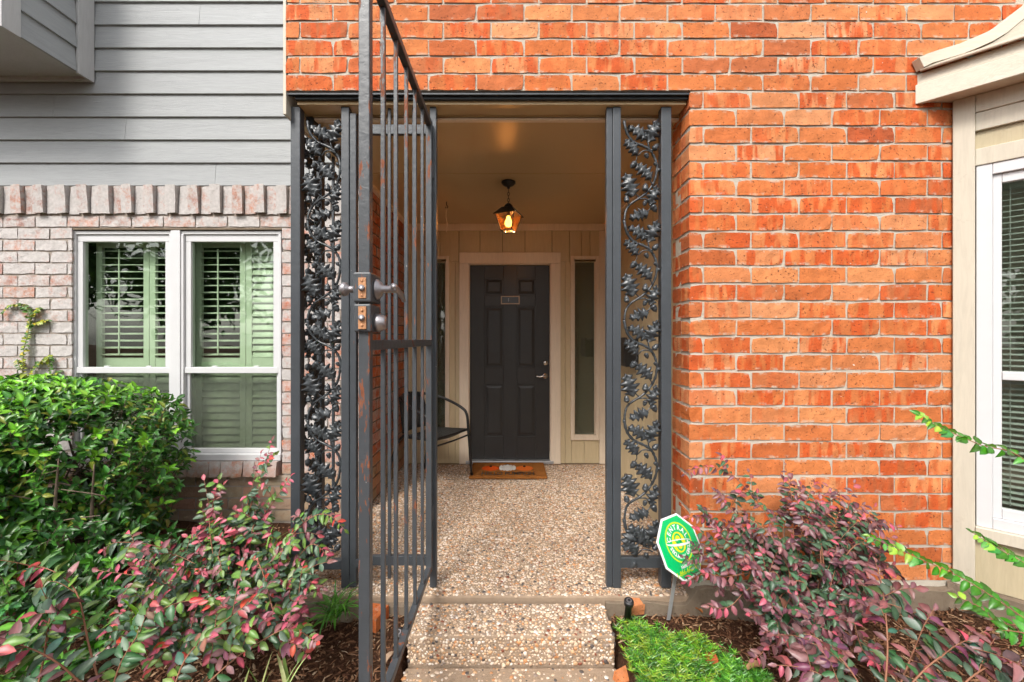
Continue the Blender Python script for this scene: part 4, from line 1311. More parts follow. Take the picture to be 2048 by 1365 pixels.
# upright axis of the print lies half way between two corners
q = math.pi / 8
def spin(t_): return EA * math.cos(t_) + EB * math.sin(t_)
UPV = spin(-math.pi / 8 + math.pi / 4 * 0)
RTV = spin(-math.pi / 8 + math.pi / 2)
NV = UPV.cross(RTV); NV = -NV if NV.y > 0 else NV
def S(x_, y_, lift=0.0): return SC0 + RTV * (x_ * RO) + UPV * (y_ * RO) + NV * lift
sg = thing('yard_sign', 'green octagonal security yard sign on a stake before the iron screen', 'sign', (SC0.x, SC0.y, -.08))
def octo(r_): return [(r_ * math.sin(math.pi / 8 + k_ * math.pi / 4), r_ * math.cos(math.pi / 8 + k_ * math.pi / 4)) for k_ in range(8)]
def flat(name, polys, mat, lift, parent):
    mb_ = MB()
    for p_ in polys:
        if isinstance(p_, MB): mb_.add([S(v_[0], v_[1], lift) for v_ in p_.v], p_.f)
        else: mb_.add([S(a_, b_, lift) for a_, b_ in p_], [tuple(range(len(p_)))])
    return mb_.build(name, mat, parent)
M['sg_white'] = simple('sign white', (.78, .78, .78), .35)
M['sg_green'] = simple('sign green', (.0, .47, .13), .35)
M['sg_yellow'] = simple('sign yellow green', (.52, .72, .02), .35)
M['sg_gold'] = simple('sign yellow', (.74, .70, .01), .35)
mb = MB()
oc = octo(1.0)
mb.add([S(a_, b_, .0) for a_, b_ in oc] + [S(a_, b_, -.004) for a_, b_ in oc], [tuple(range(8)), tuple(range(15, 7, -1))] + [(i, 8 + i, 8 + (i + 1) % 8, (i + 1) % 8) for i in range(8)])
bd = mb.build('sign_board', M['sg_white'], sg)
flat('green_field', [octo(.93)], M['sg_green'], .0006, bd)
def ring(r0, r1, cx=0, cy=0, n=40):
    out = []
    for i in range(n):
        a_, b_ = 2 * math.pi * i / n, 2 * math.pi * (i + 1) / n
        out.append([(cx + r0 * math.cos(a_), cy + r0 * math.sin(a_)), (cx + r1 * math.cos(a_), cy + r1 * math.sin(a_)), (cx + r1 * math.cos(b_), cy + r1 * math.sin(b_)), (cx + r0 * math.cos(b_), cy + r0 * math.sin(b_))])
    return out
EY = .13
flat('emblem_ring', ring(.545, .595, 0, EY), M['sg_yellow'], .0012, bd)
flat('emblem_disc', [[(.30 * math.cos(i * .1745), EY + .30 * math.sin(i * .1745)) for i in range(36)]], M['sg_gold'], .0012, bd)
flat('emblem_letter', ring(.10, .16, 0, EY + .10, 20) + ring(.10, .16, 0, EY - .10, 20), M['sg_green'], .0015, bd)
def orbit(k0, k1):
    pts = []
    for i in range(25):
        a_ = math.pi * i / 24
        pts.append((.60 * math.cos(a_), k1 * math.sin(a_)))
    for i in range(24, -1, -1):
        a_ = math.pi * i / 24
        pts.append((.60 * math.cos(a_), k0 * math.sin(a_)))
    c_, s_ = math.cos(R(-10)), math.sin(R(-10))
    return [(x_ * c_ - y_ * s_, EY + x_ * s_ + y_ * c_) for x_, y_ in pts]
flat('orbit', [orbit(-.115, -.045)], M['sg_white'], .0019, bd)
flat('orbit', [orbit(.055, .085)], M['sg_white'], .0019, bd)
def arc_text(s_, r_, a0, a1, size, inward):
    out = []
    for i, ch_ in enumerate(s_):
        if ch_ == ' ': continue
        a_ = a0 + (a1 - a0) * i / (len(s_) - 1)
        g_ = text_mb(ch_, size, .006)
        rot = a_ - math.pi / 2 if not inward else a_ + math.pi / 2
        c_, s2 = math.cos(rot), math.sin(rot)
        g_.v = [(r_ * math.cos(a_) + v_[0] * c_ - v_[1] * s2, EY + r_ * math.sin(a_) + v_[0] * s2 + v_[1] * c_, 0) for v_ in g_.v]
        out.append(g_)
    return out
flat('lettering', arc_text('CENTRAL', .43, R(158), R(14), .21, False), M['sg_white'], .0016, bd)
flat('lettering', arc_text('SECURITY GROUP', .43, R(192), R(348), .16, True), M['sg_white'], .0016, bd)
def line(s_, y_, size, bold=.004, sx=1):
    g_ = text_mb(s_, size, bold)
    g_.v = [(v_[0] * sx, v_[1] + y_, 0) for v_ in g_.v]
    return g_
flat('lettering', [line('Nationwide', -.535, .13)], M['sg_white'], .0016, bd)
flat('lettering', [line('1-866-642-4567', -.68, .19, .006)], M['sg_yellow'], .0016, bd)
sb_, st_ = P3(1338, 1232, SD + .01), P3(1358, 1105, SD + .012)
dv = (st_ - sb_).normalized()
MB().obox((sb_ + st_) / 2, dv * ((st_ - sb_).length / 2 + .02), (.0085, 0, .0), (0, .003, 0)).build('stake', M['grey_stake'], sg, bevel=.001)

# ------------------------------------------------------------------ small garden things
def garden_light(px, py, d, label, h=.085, lean=(0, 0)):
    p_ = P3(px, py, d)
    g_ = thing('garden_light', label, 'garden light', (p_.x, p_.y, p_.z - h))
    ax = Vector((lean[0], lean[1], 1)).normalized()
    MB().lathe([(0, -h), (.016, -h), (.015, -.022), (.022, -.018), (.023, 0), (.021, .004), (0, .004)], p_, ax, 16).build('body', M['black_plastic'], g_, True)
    MB().lathe([(.0, .0042), (.013, .0043), (.013, .006), (.0, .0062)], p_, ax, 16).build('lens_ring', M['steel_old'], g_)
    MB().lathe([(.0, .0063), (.007, .0064), (.007, .0072), (.0, .0073)], p_, ax, 12).build('lens', M['black_plastic'], g_)
garden_light(1258, 1203, 1.93, 'black stub garden light at the right edge of the step', .10, (0, -.25))
garden_light(797, 1266, 1.80, 'black stub garden light left of the step behind the gate', .06, (-.1, -.4))
def edging(px, py, d, rz, label, size=(.10, .045, .03), tilt=0):
    p_ = P3(px, py, d)
    me_ = brick_mesh(size[0] * 2, size[2] * 2, size[1] * 2, 'brick', rnd.randrange(5)); p_.z -= .024
    o_ = put(bpy.data.objects.new('edging_brick', me_), None, Matrix.Translation((p_.x, p_.y, p_.z)) @ Matrix.Rotation(R(rz), 4, 'Z') @ Matrix.Rotation(R(tilt), 4, 'X'))
    tag(o_, label, 'brick', 'loose bricks edging the beds')
edging(765, 1228, 1.95, 78, 'loose orange edging brick left of the step, seen through the gate', (.055, .045, .03))
edging(1275, 1212, 2.0, 15, 'broken orange edging brick behind the stub light right of the step', (.035, .03, .025), 12)
edging(1258, 1358, 1.70, 30, 'loose orange edging brick sunk in the ground cover beside the step', (.035, .028, .022), 14)
edging(1430, 1304, 1.75, 80, 'loose orange edging brick between the ground cover and the purple shrub', (.035, .022, .016), 8)

# ------------------------------------------------------------------ plants
TPL = np.array([(0, 0, 0), (.25, 0, .0), (.5, 0, .0), (.78, 0, 0), (1, 0, 0), (.2, .34, .16), (.5, .5, .22), (.8, .31, .13), (.2, -.34, .16), (.5, -.5, .22), (.8, -.31, .13)], float)
TPL[:, 2] -= .42 * TPL[:, 0] ** 2
TONE = np.array([1.25, 1.45, 1.4, 1.25, .9, .85, .84, .8, .95, .92, .86])[:, None]   # paler midrib
TRI = np.array([(0, 1, 5), (1, 6, 5), (1, 2, 6), (2, 7, 6), (2, 3, 7), (3, 4, 7), (0, 8, 1), (1, 8, 9), (1, 9, 2), (2, 9, 10), (2, 10, 3), (3, 10, 4)])
def color_attr(me, cols):
    at = me.attributes.new('lc', 'FLOAT_COLOR', 'POINT')
    at.data.foreach_set('color', cols.astype(np.float32).ravel())
class Leaves:
    def __init__(s): s.rows = []
    def add(s, p, d, n, l, w, c):
        s.rows.append((p[0], p[1], p[2], d[0], d[1], d[2], n[0], n[1], n[2], l, w, c[0], c[1], c[2]))
    def frames(s):
        A = np.array(s.rows)
        P, D, N = A[:, 0:3], A[:, 3:6], A[:, 6:9]
        D = D / np.linalg.norm(D, axis=1)[:, None]
        S_ = np.cross(N, D); S_ /= np.linalg.norm(S_, axis=1)[:, None] + 1e-9
        N = np.cross(D, S_)
        return A, P, D, S_, N, A[:, 9], A[:, 10], A[:, 11:14]
    def build(s, parent, mat, single=0, piece='leaf', mass='foliage'):
        A, P, D, S_, N, L, W_, C = s.frames()
        n = len(P)
        curl = np.random.default_rng(n).uniform(.15, 1.25, n)
        dep = P[:, 1] - CAM_Y
        px = CX + P[:, 0] * F_PX / np.maximum(dep, .2)
        py = CY - (P[:, 2] - CAM_Z) * F_PX / np.maximum(dep, .2)
        inside = (px > -10) & (px < 2058) & (py < 1375)
        # those that show largest: large for their distance and on the near side
        score = np.where(inside, L * W_ / dep ** 2 / dep ** 2, -1)
        pick = np.argsort(-score)[:single] if single else np.array([], int)
        pick = pick[score[pick] > 0] if single else pick
        rest = np.setdiff1d(np.arange(n), pick)
        if len(rest):
            co = P[rest, None] + TPL[None, :, 0:1] * (L[rest, None, None] * D[rest, None]) + TPL[None, :, 1:2] * (W_[rest, None, None] * S_[rest, None]) + TPL[None, :, 2:3] * (L[rest, None, None] * curl[rest, None, None] * N[rest, None])
            T = (np.arange(len(rest))[:, None, None] * 11 + TRI[None]).reshape(-1)
            me = bpy.data.meshes.new(mass)
            fast_mesh(me, co.reshape(-1, 3), T, True)
            cc_ = np.concatenate([(C[rest][:, None, :] * TONE[None]).reshape(-1, 3), np.ones((len(rest) * 11, 1))], 1)
            color_attr(me, cc_)
            me.materials.append(mat)
            o = put(bpy.data.objects.new(mass, me), parent)
            tag(o, kind='stuff')
        cache = {}
        for i in pick:
            key = tuple(np.round(C[i] * 28) / 28) if C[i].max() > .08 else tuple(np.round(C[i] * 60) / 60)
            if key not in cache:
                me = bpy.data.meshes.new(piece)
                fast_mesh(me, TPL.copy(), TRI.reshape(-1), True)
                color_attr(me, np.concatenate([np.maximum(np.array(key), .006)[None] * TONE, np.ones((11, 1))], 1))
                me.materials.append(mat)
                cache[key] = me
            m_ = Matrix([[D[i][r] * L[i], S_[i][r] * W_[i], N[i][r] * L[i] * curl[i], P[i][r]] for r in range(3)] + [[0, 0, 0, 1]])
            inst(piece, cache[key], parent, m_)

def jit(c, k=.25):
    f = 1 + rnd.uniform(-k, k)
    return [max(.004, x_ * f * (1 + rnd.uniform(-.12, .12))) for x_ in c]
def rv(s=1.0): return Vector((rnd.gauss(0, s), rnd.gauss(0, s), rnd.gauss(0, s)))

def spray(lv, mb, pts, n, size, colf, r0=.004, droop=.25, ratio=.5, t0=.12, spread=.95):
    """a shoot with leaves in two ranks; colf(t) gives the leaf colour from foot to tip"""
    path = smoothpath(pts, 6)
    m_ = len(path)
    mb.tube(path, [max(.0009, r0 * (1 - .8 * i / (m_ - 1))) for i in range(m_)], 5)
    for k_ in range(n):
        t_ = t0 + (1 - t0) * (k_ + rnd.uniform(-.3, .3)) / n
        t_ = min(.999, max(0, t_))
        f_ = t_ * (m_ - 1); i = int(f_)
        p_ = path[i].lerp(path[min(i + 1, m_ - 1)], f_ - i)
        T_ = (path[min(i + 1, m_ - 1)] - path[max(i - 1, 0)]).normalized()
        side = T_.cross(Vector((0, -.55, .85)))
        if side.length < .1: side = T_.cross(Vector((1, 0, 0)))
        side.normalize()
        sg_ = 1 if k_ % 2 else -1
        if k_ == n - 1: d_ = T_
        else: d_ = T_ * .55 + side * (sg_ * spread) + Vector((0, 0, -droop)) + rv(.16)
        n_ = Vector((0, -.75, .8)) + rv(.32)
        l_ = size * rnd.uniform(.72, 1.15) * (1 - .35 * max(0, t_ - .75) / .25)
        lv.add(p_, d_, n_, l_, l_ * ratio * rnd.uniform(.85, 1.15), colf(t_))

# --- large glossy green shrub at the left
gs = thing('green_shrub', 'large glossy green shrub in front of the double window', 'shrub', (-2.6, .35, -.08))
lv = Leaves(); br = MB()
GC = Vector((-2.86, .36, .74))
def g_r(v_):                                            # radius of the crown in a direction
    return 1 / math.sqrt((v_.x / .84) ** 2 + (v_.y / .52) ** 2 + (v_.z / (.28 if v_.z > 0 else .95)) ** 2)
def bright(c, q): return [x_ * q for x_ in c]
for i in range(2500):
    d_ = rv().normalized()
    d_.z = d_.z * .95 + .10
    if d_.y > .5 and rnd.random() < .7: d_.y = -d_.y
    d_.normalize()
    rad = g_r(d_) * (rnd.uniform(.88, 1.10) if rnd.random() < .72 else rnd.uniform(.55, .9))
    if rnd.random() < .05: rad *= rnd.uniform(1.0, 1.13)
    tip = GC + d_ * rad
    if tip.y > .93: continue
    tw = (d_ * .6 + Vector((0, -.1, .75)) + rv(.22)).normalized()
    foot = tip - tw * rnd.uniform(.09, .15)
    if rnd.random() < .8:
        br.tube([foot, (foot + tip) / 2 + rv(.004), tip], [.0028, .002, .0012], 4)
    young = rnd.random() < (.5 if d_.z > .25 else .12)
    for k_ in range(rnd.randint(7, 11)):
        q = rnd.uniform(.15, 1)
        p_ = foot.lerp(tip, q)
        a_ = k_ * 2.4 + rnd.uniform(-.4, .4)
        s1 = tw.cross(Vector((0, 1, .1))).normalized(); s2 = tw.cross(s1)
        o_ = s1 * math.cos(a_) + s2 * math.sin(a_)
        dd = o_ * .9 + tw * (.35 + .6 * q) + rv(.12)
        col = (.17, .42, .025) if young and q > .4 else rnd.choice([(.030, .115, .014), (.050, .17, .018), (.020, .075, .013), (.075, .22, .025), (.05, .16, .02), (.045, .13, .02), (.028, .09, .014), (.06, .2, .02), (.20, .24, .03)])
        l_ = rnd.uniform(.036, .062)
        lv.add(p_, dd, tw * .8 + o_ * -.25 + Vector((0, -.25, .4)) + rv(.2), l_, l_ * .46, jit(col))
for i in range(420):                                    # skirt reaching forward and down, shade put into its darker leaf colours
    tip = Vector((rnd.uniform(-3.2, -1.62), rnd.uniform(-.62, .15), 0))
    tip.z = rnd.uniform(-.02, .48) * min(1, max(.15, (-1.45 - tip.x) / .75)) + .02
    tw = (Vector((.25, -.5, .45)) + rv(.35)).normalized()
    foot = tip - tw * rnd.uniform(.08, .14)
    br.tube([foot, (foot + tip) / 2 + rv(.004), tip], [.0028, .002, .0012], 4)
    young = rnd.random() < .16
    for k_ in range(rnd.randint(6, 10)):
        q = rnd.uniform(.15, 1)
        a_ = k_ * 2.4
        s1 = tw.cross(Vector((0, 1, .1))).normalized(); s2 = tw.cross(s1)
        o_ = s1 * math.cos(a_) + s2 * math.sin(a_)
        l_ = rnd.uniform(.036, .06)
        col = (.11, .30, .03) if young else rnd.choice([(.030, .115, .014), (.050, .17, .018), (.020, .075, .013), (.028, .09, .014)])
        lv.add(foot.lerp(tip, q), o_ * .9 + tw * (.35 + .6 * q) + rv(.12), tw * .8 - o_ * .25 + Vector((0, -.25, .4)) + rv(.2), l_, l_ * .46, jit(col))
for i in range(26):                                     # limbs from the ground into the crown
    b0 = Vector((-2.55 + rnd.uniform(-.5, .35), .30 + rnd.uniform(-.2, .2), -.09))
    e0 = GC + Vector((rnd.uniform(-.75, .75), rnd.uniform(-.42, .2), rnd.uniform(-.25, .2)))
    md_ = b0.lerp(e0, .5) + rv(.06)
    br.tube(smoothpath([b0, md_, e0]), [.016 - .0011 * k_ for k_ in range(13)], 6)
    for s_ in range(3):
        q = b0.lerp(e0, rnd.uniform(.35, .8)) + rv(.02)
        br.tube(smoothpath([q, q + Vector((rnd.uniform(-.12, .12), -.05, .06)), q + Vector((rnd.uniform(-.25, .25), -.12, .12))], 3), [.005 - .0005 * k_ for k_ in range(7)], 5)
tag(br.build('branches', M['bark'], gs, True), kind='stuff')
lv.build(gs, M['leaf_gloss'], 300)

# --- loropetalum, left and right
PINK, RED, PURP, GREY, OLIVE, DUSK = (.40, .075, .105), (.44, .055, .04), (.105, .038, .048), (.050, .098, .048), (.105, .185, .030), (.20, .080, .085)
def pickc(ws):
    x_ = rnd.random() * sum(w_ for _, w_ in ws)
    for c_, w_ in ws:
        x_ -= w_
        if x_ <= 0: return c_
    return ws[-1][0]
def left_col(t_):
    if t_ > .8: return jit(pickc([(PINK, 4), (RED, 1.3), (DUSK, 2.5), (OLIVE, 1.5)]))
    if t_ > .45: return jit(pickc([(PINK, 1.0), (DUSK, 1.5), (GREY, 4), (OLIVE, 3.2)]))
    return jit(pickc([(GREY, 6), (OLIVE, 2.4), (DUSK, .8)]))
def right_col(t_):
    if t_ > .78: return jit(pickc([(PINK, 2), (DUSK, 4), (PURP, 2)]))
    if t_ > .45: return jit(pickc([(DUSK, 3.4), (PURP, 3), (GREY, 3.6), (PINK, .4)]))
    return jit(pickc([(GREY, 7), (PURP, 1.5), (DUSK, 1)]))

LS = 1.2
def lor(name, label, base, explicit, tips, n_rand, colf, size, seed):
    rnd.seed(seed)
    th_ = thing(name, label, 'shrub', base)
    lv = Leaves(); br = MB()
    base = Vector(base)
    for pts, n_, sz in explicit:
        q = [P3(*p_) for p_ in pts]
        spray(lv, br, q, int(n_ * 1.35), sz * LS, colf, .0036, ratio=.48)
        for k_ in range(3):                             # side shoots
            a_ = rnd.uniform(.35, .8) * (len(q) - 1); i = int(a_)
            s_ = q[i].lerp(q[min(i + 1, len(q) - 1)], a_ - i)
            dr_ = (q[-1] - q[0]).normalized()
            e_ = s_ + dr_ * rnd.uniform(.05, .11) + rv(.05) + Vector((0, -.03, 0))
            spray(lv, br, [s_, s_.lerp(e_, .5) + Vector((0, 0, .012)), e_], 8, sz * .9 * LS, colf, .0016, ratio=.56)
    for i in range(n_rand):
        px, py, d = tips()
        e_ = P3(px, py, d)
        b_ = base + Vector((rnd.uniform(-.10, .10), rnd.uniform(-.06, .08), 0))
        m1 = b_.lerp(e_, .45) + Vector((0, 0, .10 + .25 * (e_ - b_).length * rnd.uniform(.2, .8))) + rv(.03)
        L_ = (e_ - b_).length
        spray(lv, br, [b_, m1, b_.lerp(e_, .8) + Vector((0, 0, .05)), e_], int(8 + 26 * L_), size * LS * rnd.uniform(.85, 1.1), colf, .0034, t0=.2, ratio=.56)
        for k_ in range(4):
            s_ = m1.lerp(e_, rnd.uniform(-.5, .8))
            e2 = s_ + (e_ - b_).normalized() * .06 + rv(.05) + Vector((0, -.02, 0))
            spray(lv, br, [s_, s_.lerp(e2, .5) + Vector((0, 0, .01)), e2], 9, size * .9 * LS, colf, .0016, ratio=.58)
    tag(br.build('stems', M['stem'], th_, True), kind='stuff')
    lv.build(th_, M['leaf_soft'], 300)
    return th_

G0 = (465, 1292, 1.84)
ex = [([G0, (478, 1100, 1.84), (520, 960, 1.87), (547, 873, 1.9)], 24, .030),
      ([G0, (470, 1120, 1.84), (500, 990, 1.86), (524, 900, 1.88)], 22, .032),
      ([G0, (500, 1090, 1.86), (550, 1000, 1.9), (584, 950, 1.92)], 20, .030),
      ([G0, (540, 1130, 1.82), (610, 1045, 1.78), (655, 1030, 1.76), (692, 1062, 1.75)], 26, .034),
      ([G0, (560, 1170, 1.76), (620, 1090, 1.72), (662, 1120, 1.70)], 22, .036),
      ([G0, (540, 1200, 1.7), (600, 1150, 1.62), (640, 1190, 1.6)], 20, .036),
      ([G0, (400, 1170, 1.75), (330, 1100, 1.68), (240, 1085, 1.6), (205, 1100, 1.58)], 26, .036),
      ([G0, (380, 1210, 1.65), (300, 1160, 1.5), (190, 1140, 1.45)], 24, .036),
      ([(215, 1420, 1.22), (180, 1300, 1.25), (150, 1180, 1.28), (85, 1135, 1.3), (45, 1150, 1.3)], 22, .046),
      ([(60, 1440, 1.15), (85, 1330, 1.18), (105, 1220, 1.2), (140, 1210, 1.22)], 18, .044),
      ([(215, 1420, 1.22), (120, 1330, 1.15), (40, 1290, 1.12), (-30, 1275, 1.1)], 18, .044),
      ([(215, 1420, 1.22), (240, 1330, 1.24), (290, 1250, 1.28), (330, 1190, 1.3)], 20, .042),
      ([(330, 1440, 1.22), (370, 1320, 1.28), (440, 1250, 1.34), (520, 1190, 1.38)], 22, .040),
      ([(330, 1440, 1.22), (400, 1380, 1.28), (480, 1310, 1.33), (560, 1262, 1.38), (590, 1260, 1.4)], 20, .036),
      ([G0, (430, 1130, 1.72), (420, 1030, 1.76), (450, 965, 1.8)], 22, .034)]
def ltips():
    while True:
        px, py = rnd.uniform(215, 640), rnd.uniform(985, 1330)
        if py > 985 + max(0, (470 - px)) * .55 + max(0, px - 560) * .9: break
    return px, py, max(1.35, 1.95 - (py - 960) / 330 * .5 + rnd.uniform(-.08, .06))
lor('fringe_shrub', 'pink and grey green fringe flower shrub left of the gate', tuple(P3(465, 1292, 1.84)), ex, ltips, 54, left_col, .034, 3)

G1 = (1620, 1330, 1.72)
ex = [([G1, (1560, 1080, 1.82), (1470, 955, 1.88), (1410, 935, 1.9), (1368, 950, 1.9)], 28, .030),
      ([G1, (1590, 1120, 1.8), (1585, 1010, 1.84), (1570, 925, 1.86)], 18, .028),
      ([G1, (1500, 1130, 1.78), (1420, 1110, 1.8), (1372, 1125, 1.82)], 20, .030),
      ([G1, (1480, 1180, 1.76), (1410, 1150, 1.78), (1368, 1165, 1.8)], 20, .030),
      ([G1, (1520, 1090, 1.8), (1430, 1040, 1.84), (1370, 1035, 1.85)], 22, .030),
      ([G1, (1680, 1110, 1.8), (1740, 1050, 1.82), (1800, 1052, 1.82)], 22, .032),
      ([G1, (1690, 1150, 1.76), (1750, 1110, 1.76), (1785, 1170, 1.74)], 22, .034),
      ([G1, (1640, 1040, 1.84), (1680, 990, 1.86), (1620, 960, 1.87)], 16, .028),
      ([(1760, 1460, 1.2), (1700, 1340, 1.3), (1620, 1270, 1.4), (1560, 1290, 1.42)], 20, .036),
      ([(1760, 1460, 1.2), (1775, 1300, 1.3), (1765, 1180, 1.42), (1750, 1120, 1.5)], 16, .040),
      ([(1760, 1460, 1.2), (1700, 1390, 1.22), (1620, 1340, 1.28), (1545, 1330, 1.3)], 18, .042),
      ([(1760, 1460, 1.2), (1830, 1360, 1.2), (1900, 1300, 1.22), (1985, 1255, 1.25)], 16, .044),
      ([(1900, 1480, 1.15), (1920, 1380, 1.15), (1985, 1330, 1.18), (2040, 1330, 1.2)], 16, .044),
      ([(1760, 1460, 1.2), (1800, 1370, 1.25), (1840, 1270, 1.3), (1860, 1230, 1.32)], 14, .040)]
def rtips():
    while True:
        px, py = rnd.uniform(1390, 1790), rnd.uniform(975, 1345)
        if abs(px - 1590) < 215 - abs(py - 1130) * .35 or (py > 1240 and px > 1470): break
    return px, py, max(1.42, 1.86 - max(0, py - 1040) / 300 * .42 + rnd.uniform(-.07, .05))
lor('fringe_shrub', 'dusky purple fringe flower shrub before the orange brick wall', tuple(P3(1620, 1330, 1.72)), ex, rtips, 54, right_col, .033, 4)

# --- green shoots reaching in from the right
rnd.seed(8)
gsx = thing('green_shrub', 'bright green arching shoots reaching in from the right edge', 'shrub', (2.5, -.7, -.1))
lv = Leaves(); br = MB()
def gcol(t_): return jit(pickc([((.035, .15, .014), 4), ((.055, .20, .018), 3), ((.025, .11, .014), 3)] + ([((.22, .38, .03), 5)] if t_ > .8 else [])))
SB = (2330, 1560, 1.35)
for pts, n_, sz in (([SB, (2180, 1330, 1.4), (2060, 1245, 1.48), (1930, 1160, 1.55), (1820, 1110, 1.6), (1735, 1072, 1.64)], 64, .036),
                    ([SB, (2230, 1150, 1.42), (2060, 930, 1.5), (1960, 890, 1.54), (1880, 855, 1.58), (1835, 828, 1.6)], 46, .034),
                    ([SB, (2200, 1240, 1.4), (2070, 1140, 1.46), (2000, 1100, 1.5), (1945, 1065, 1.53)], 36, .038),
                    ([(2060, 1245, 1.48), (2000, 1250, 1.47), (1960, 1215, 1.5), (1905, 1190, 1.53)], 18, .034),
                    ([(2110, 1290, 1.42), (2060, 1270, 1.42), (2020, 1262, 1.42), (2005, 1262, 1.42)], 10, .034)):
    spray(lv, br, [P3(*p_) for p_ in pts], n_, sz * 1.25, gcol, .0035, .1, .62)
br.build('stems', M['stem'], gsx, True)
lv.build(gsx, M['leaf_gloss'], 260)

# --- climbing fig on the whitewashed wall
rnd.seed(9)
vi = thing('climbing_vine', 'thin yellow green vine climbing the whitewashed bricks', 'vine', (PX(60, .97), .97, .9))
lv = Leaves(); br = MB()
dv_ = .975 - CAM_Y
def vcol(t_): return jit(pickc([((.24, .28, .02), 3), ((.06, .14, .02), 5), ((.32, .28, .02), 1.5)]))
for pts, n_ in (([(48, 800), (46, 740), (48, 700), (58, 660), (60, 640), (52, 617), (25, 610), (0, 628)], 70), ([(58, 655), (75, 645), (100, 642)], 16), ([(62, 640), (72, 622), (78, 618)], 12), ([(50, 790), (62, 745), (85, 722), (98, 718), (100, 760), (106, 790)], 46),
                ([(46, 745), (36, 728), (34, 722)], 10), ([(60, 770), (85, 765), (108, 750)], 14), ([(100, 765), (112, 748), (116, 745)], 8)):
    q = [P3(a_, b_, dv_ + rnd.uniform(-.015, .008)) for a_, b_ in pts]
    spray(lv, br, q, int(n_ * 1.4), .033, vcol, .0032, .1, .72)
br.build('stems', M['stem_green'], vi, True)
lv.build(vi, M['leaf_soft'], 0)

# --- blades: liriope tufts, grass along the wall, striped leaves at the bottom edge
def blade(mb, cols, p_, d_, L_, w_, bend, col, n=6):
    path, q, dd = [], Vector(p_), Vector(d_).normalized()
    for i in range(n + 1):
        path.append(q.copy())
        dd = (dd + Vector((0, 0, -bend / n)) * (.4 + 1.4 * i / n)).normalized()
        q = q + dd * (L_ / n)
    s_ = Vector(d_).cross(Vector((0, 0, 1)))
    s_ = s_.normalized() if s_.length > .05 else Vector((1, 0, 0))
    s_ = (s_ + Vector((0, 0, .25))).normalized()
    vs, fs = [], []
    for i, a_ in enumerate(path):
        ww = w_ * math.sin(math.pi * (.12 + .88 * (1 - i / n)) ** .8 * .62) if i < n else .0004
        vs += [a_ - s_ * ww, a_ + Vector((0, 0, -.0012)), a_ + s_ * ww]
    for i in range(n):
        b = 3 * i
        fs += [(b, b + 1, b + 4, b + 3), (b + 1, b + 2, b + 5, b + 4)]
    mb.add(vs, fs)
    cols += [(*col, 1)] * len(vs)
def tuft(name, label, cat, p_, n_, L_, w_, colf, bend=1.6, up=1.1, spread=.02, single=True):
    th_ = thing(name, label, cat, tuple(p_))
    for i in range(n_):
        mb_, cols = MB(), []
        a_ = rnd.uniform(0, 2 * math.pi)
        blade(mb_, cols, Vector(p_) + Vector((rnd.gauss(0, spread), rnd.gauss(0, spread), 0)), (math.cos(a_), math.sin(a_), up * rnd.uniform(.7, 1.8)), L_ * rnd.uniform(.6, 1.1), w_ * rnd.uniform(.7, 1.1), bend * rnd.uniform(.6, 1.2), colf())
        me = mb_.mesh('blade', M['leaf_soft'], True)
        color_attr(me, np.array(cols))
        inst('blade', me, th_, Matrix.Identity(4))
def grass_col(): return jit(rnd.choice([(.09, .26, .025), (.13, .33, .03), (.06, .19, .02)]))
q = P3(668, 1232, 1.93)
tuft('lily_turf', 'green strappy lily turf tuft at the foot of the left screen', 'plant', q, 58, .21, .0048, grass_col, 1.7, 1.0, .022)
q = P3(540, 1075, 2.35); q.z = -.07
tuft('lily_turf', 'yellow green grassy tuft under the window sill by the left screen', 'plant', q, 60, .22, .0045, lambda: jit((.20, .34, .03)), 1.2, 1.6, .06)
q = P3(470, 1080, 2.55); q.z = -.07
tuft('lily_turf', 'green grassy tuft against the wall beneath the window', 'plant', q, 46, .20, .0055, lambda: jit((.14, .27, .03)), 1.2, 1.5, .09)
q = P3(540, 1420, 1.35)
tuft('striped_grass', 'cream edged striped blades at the bottom edge', 'plant', q, 9, .22, .007, lambda: jit(rnd.choice([(.34, .42, .16), (.15, .28, .05)])), .7, 2.2, .05)
q = P3(300, 1290, 1.55)
tuft('lily_turf', 'bright green blades poking through the pink shrub', 'plant', q, 12, .22, .006, lambda: jit((.17, .40, .03)), .9, 2.0, .05)

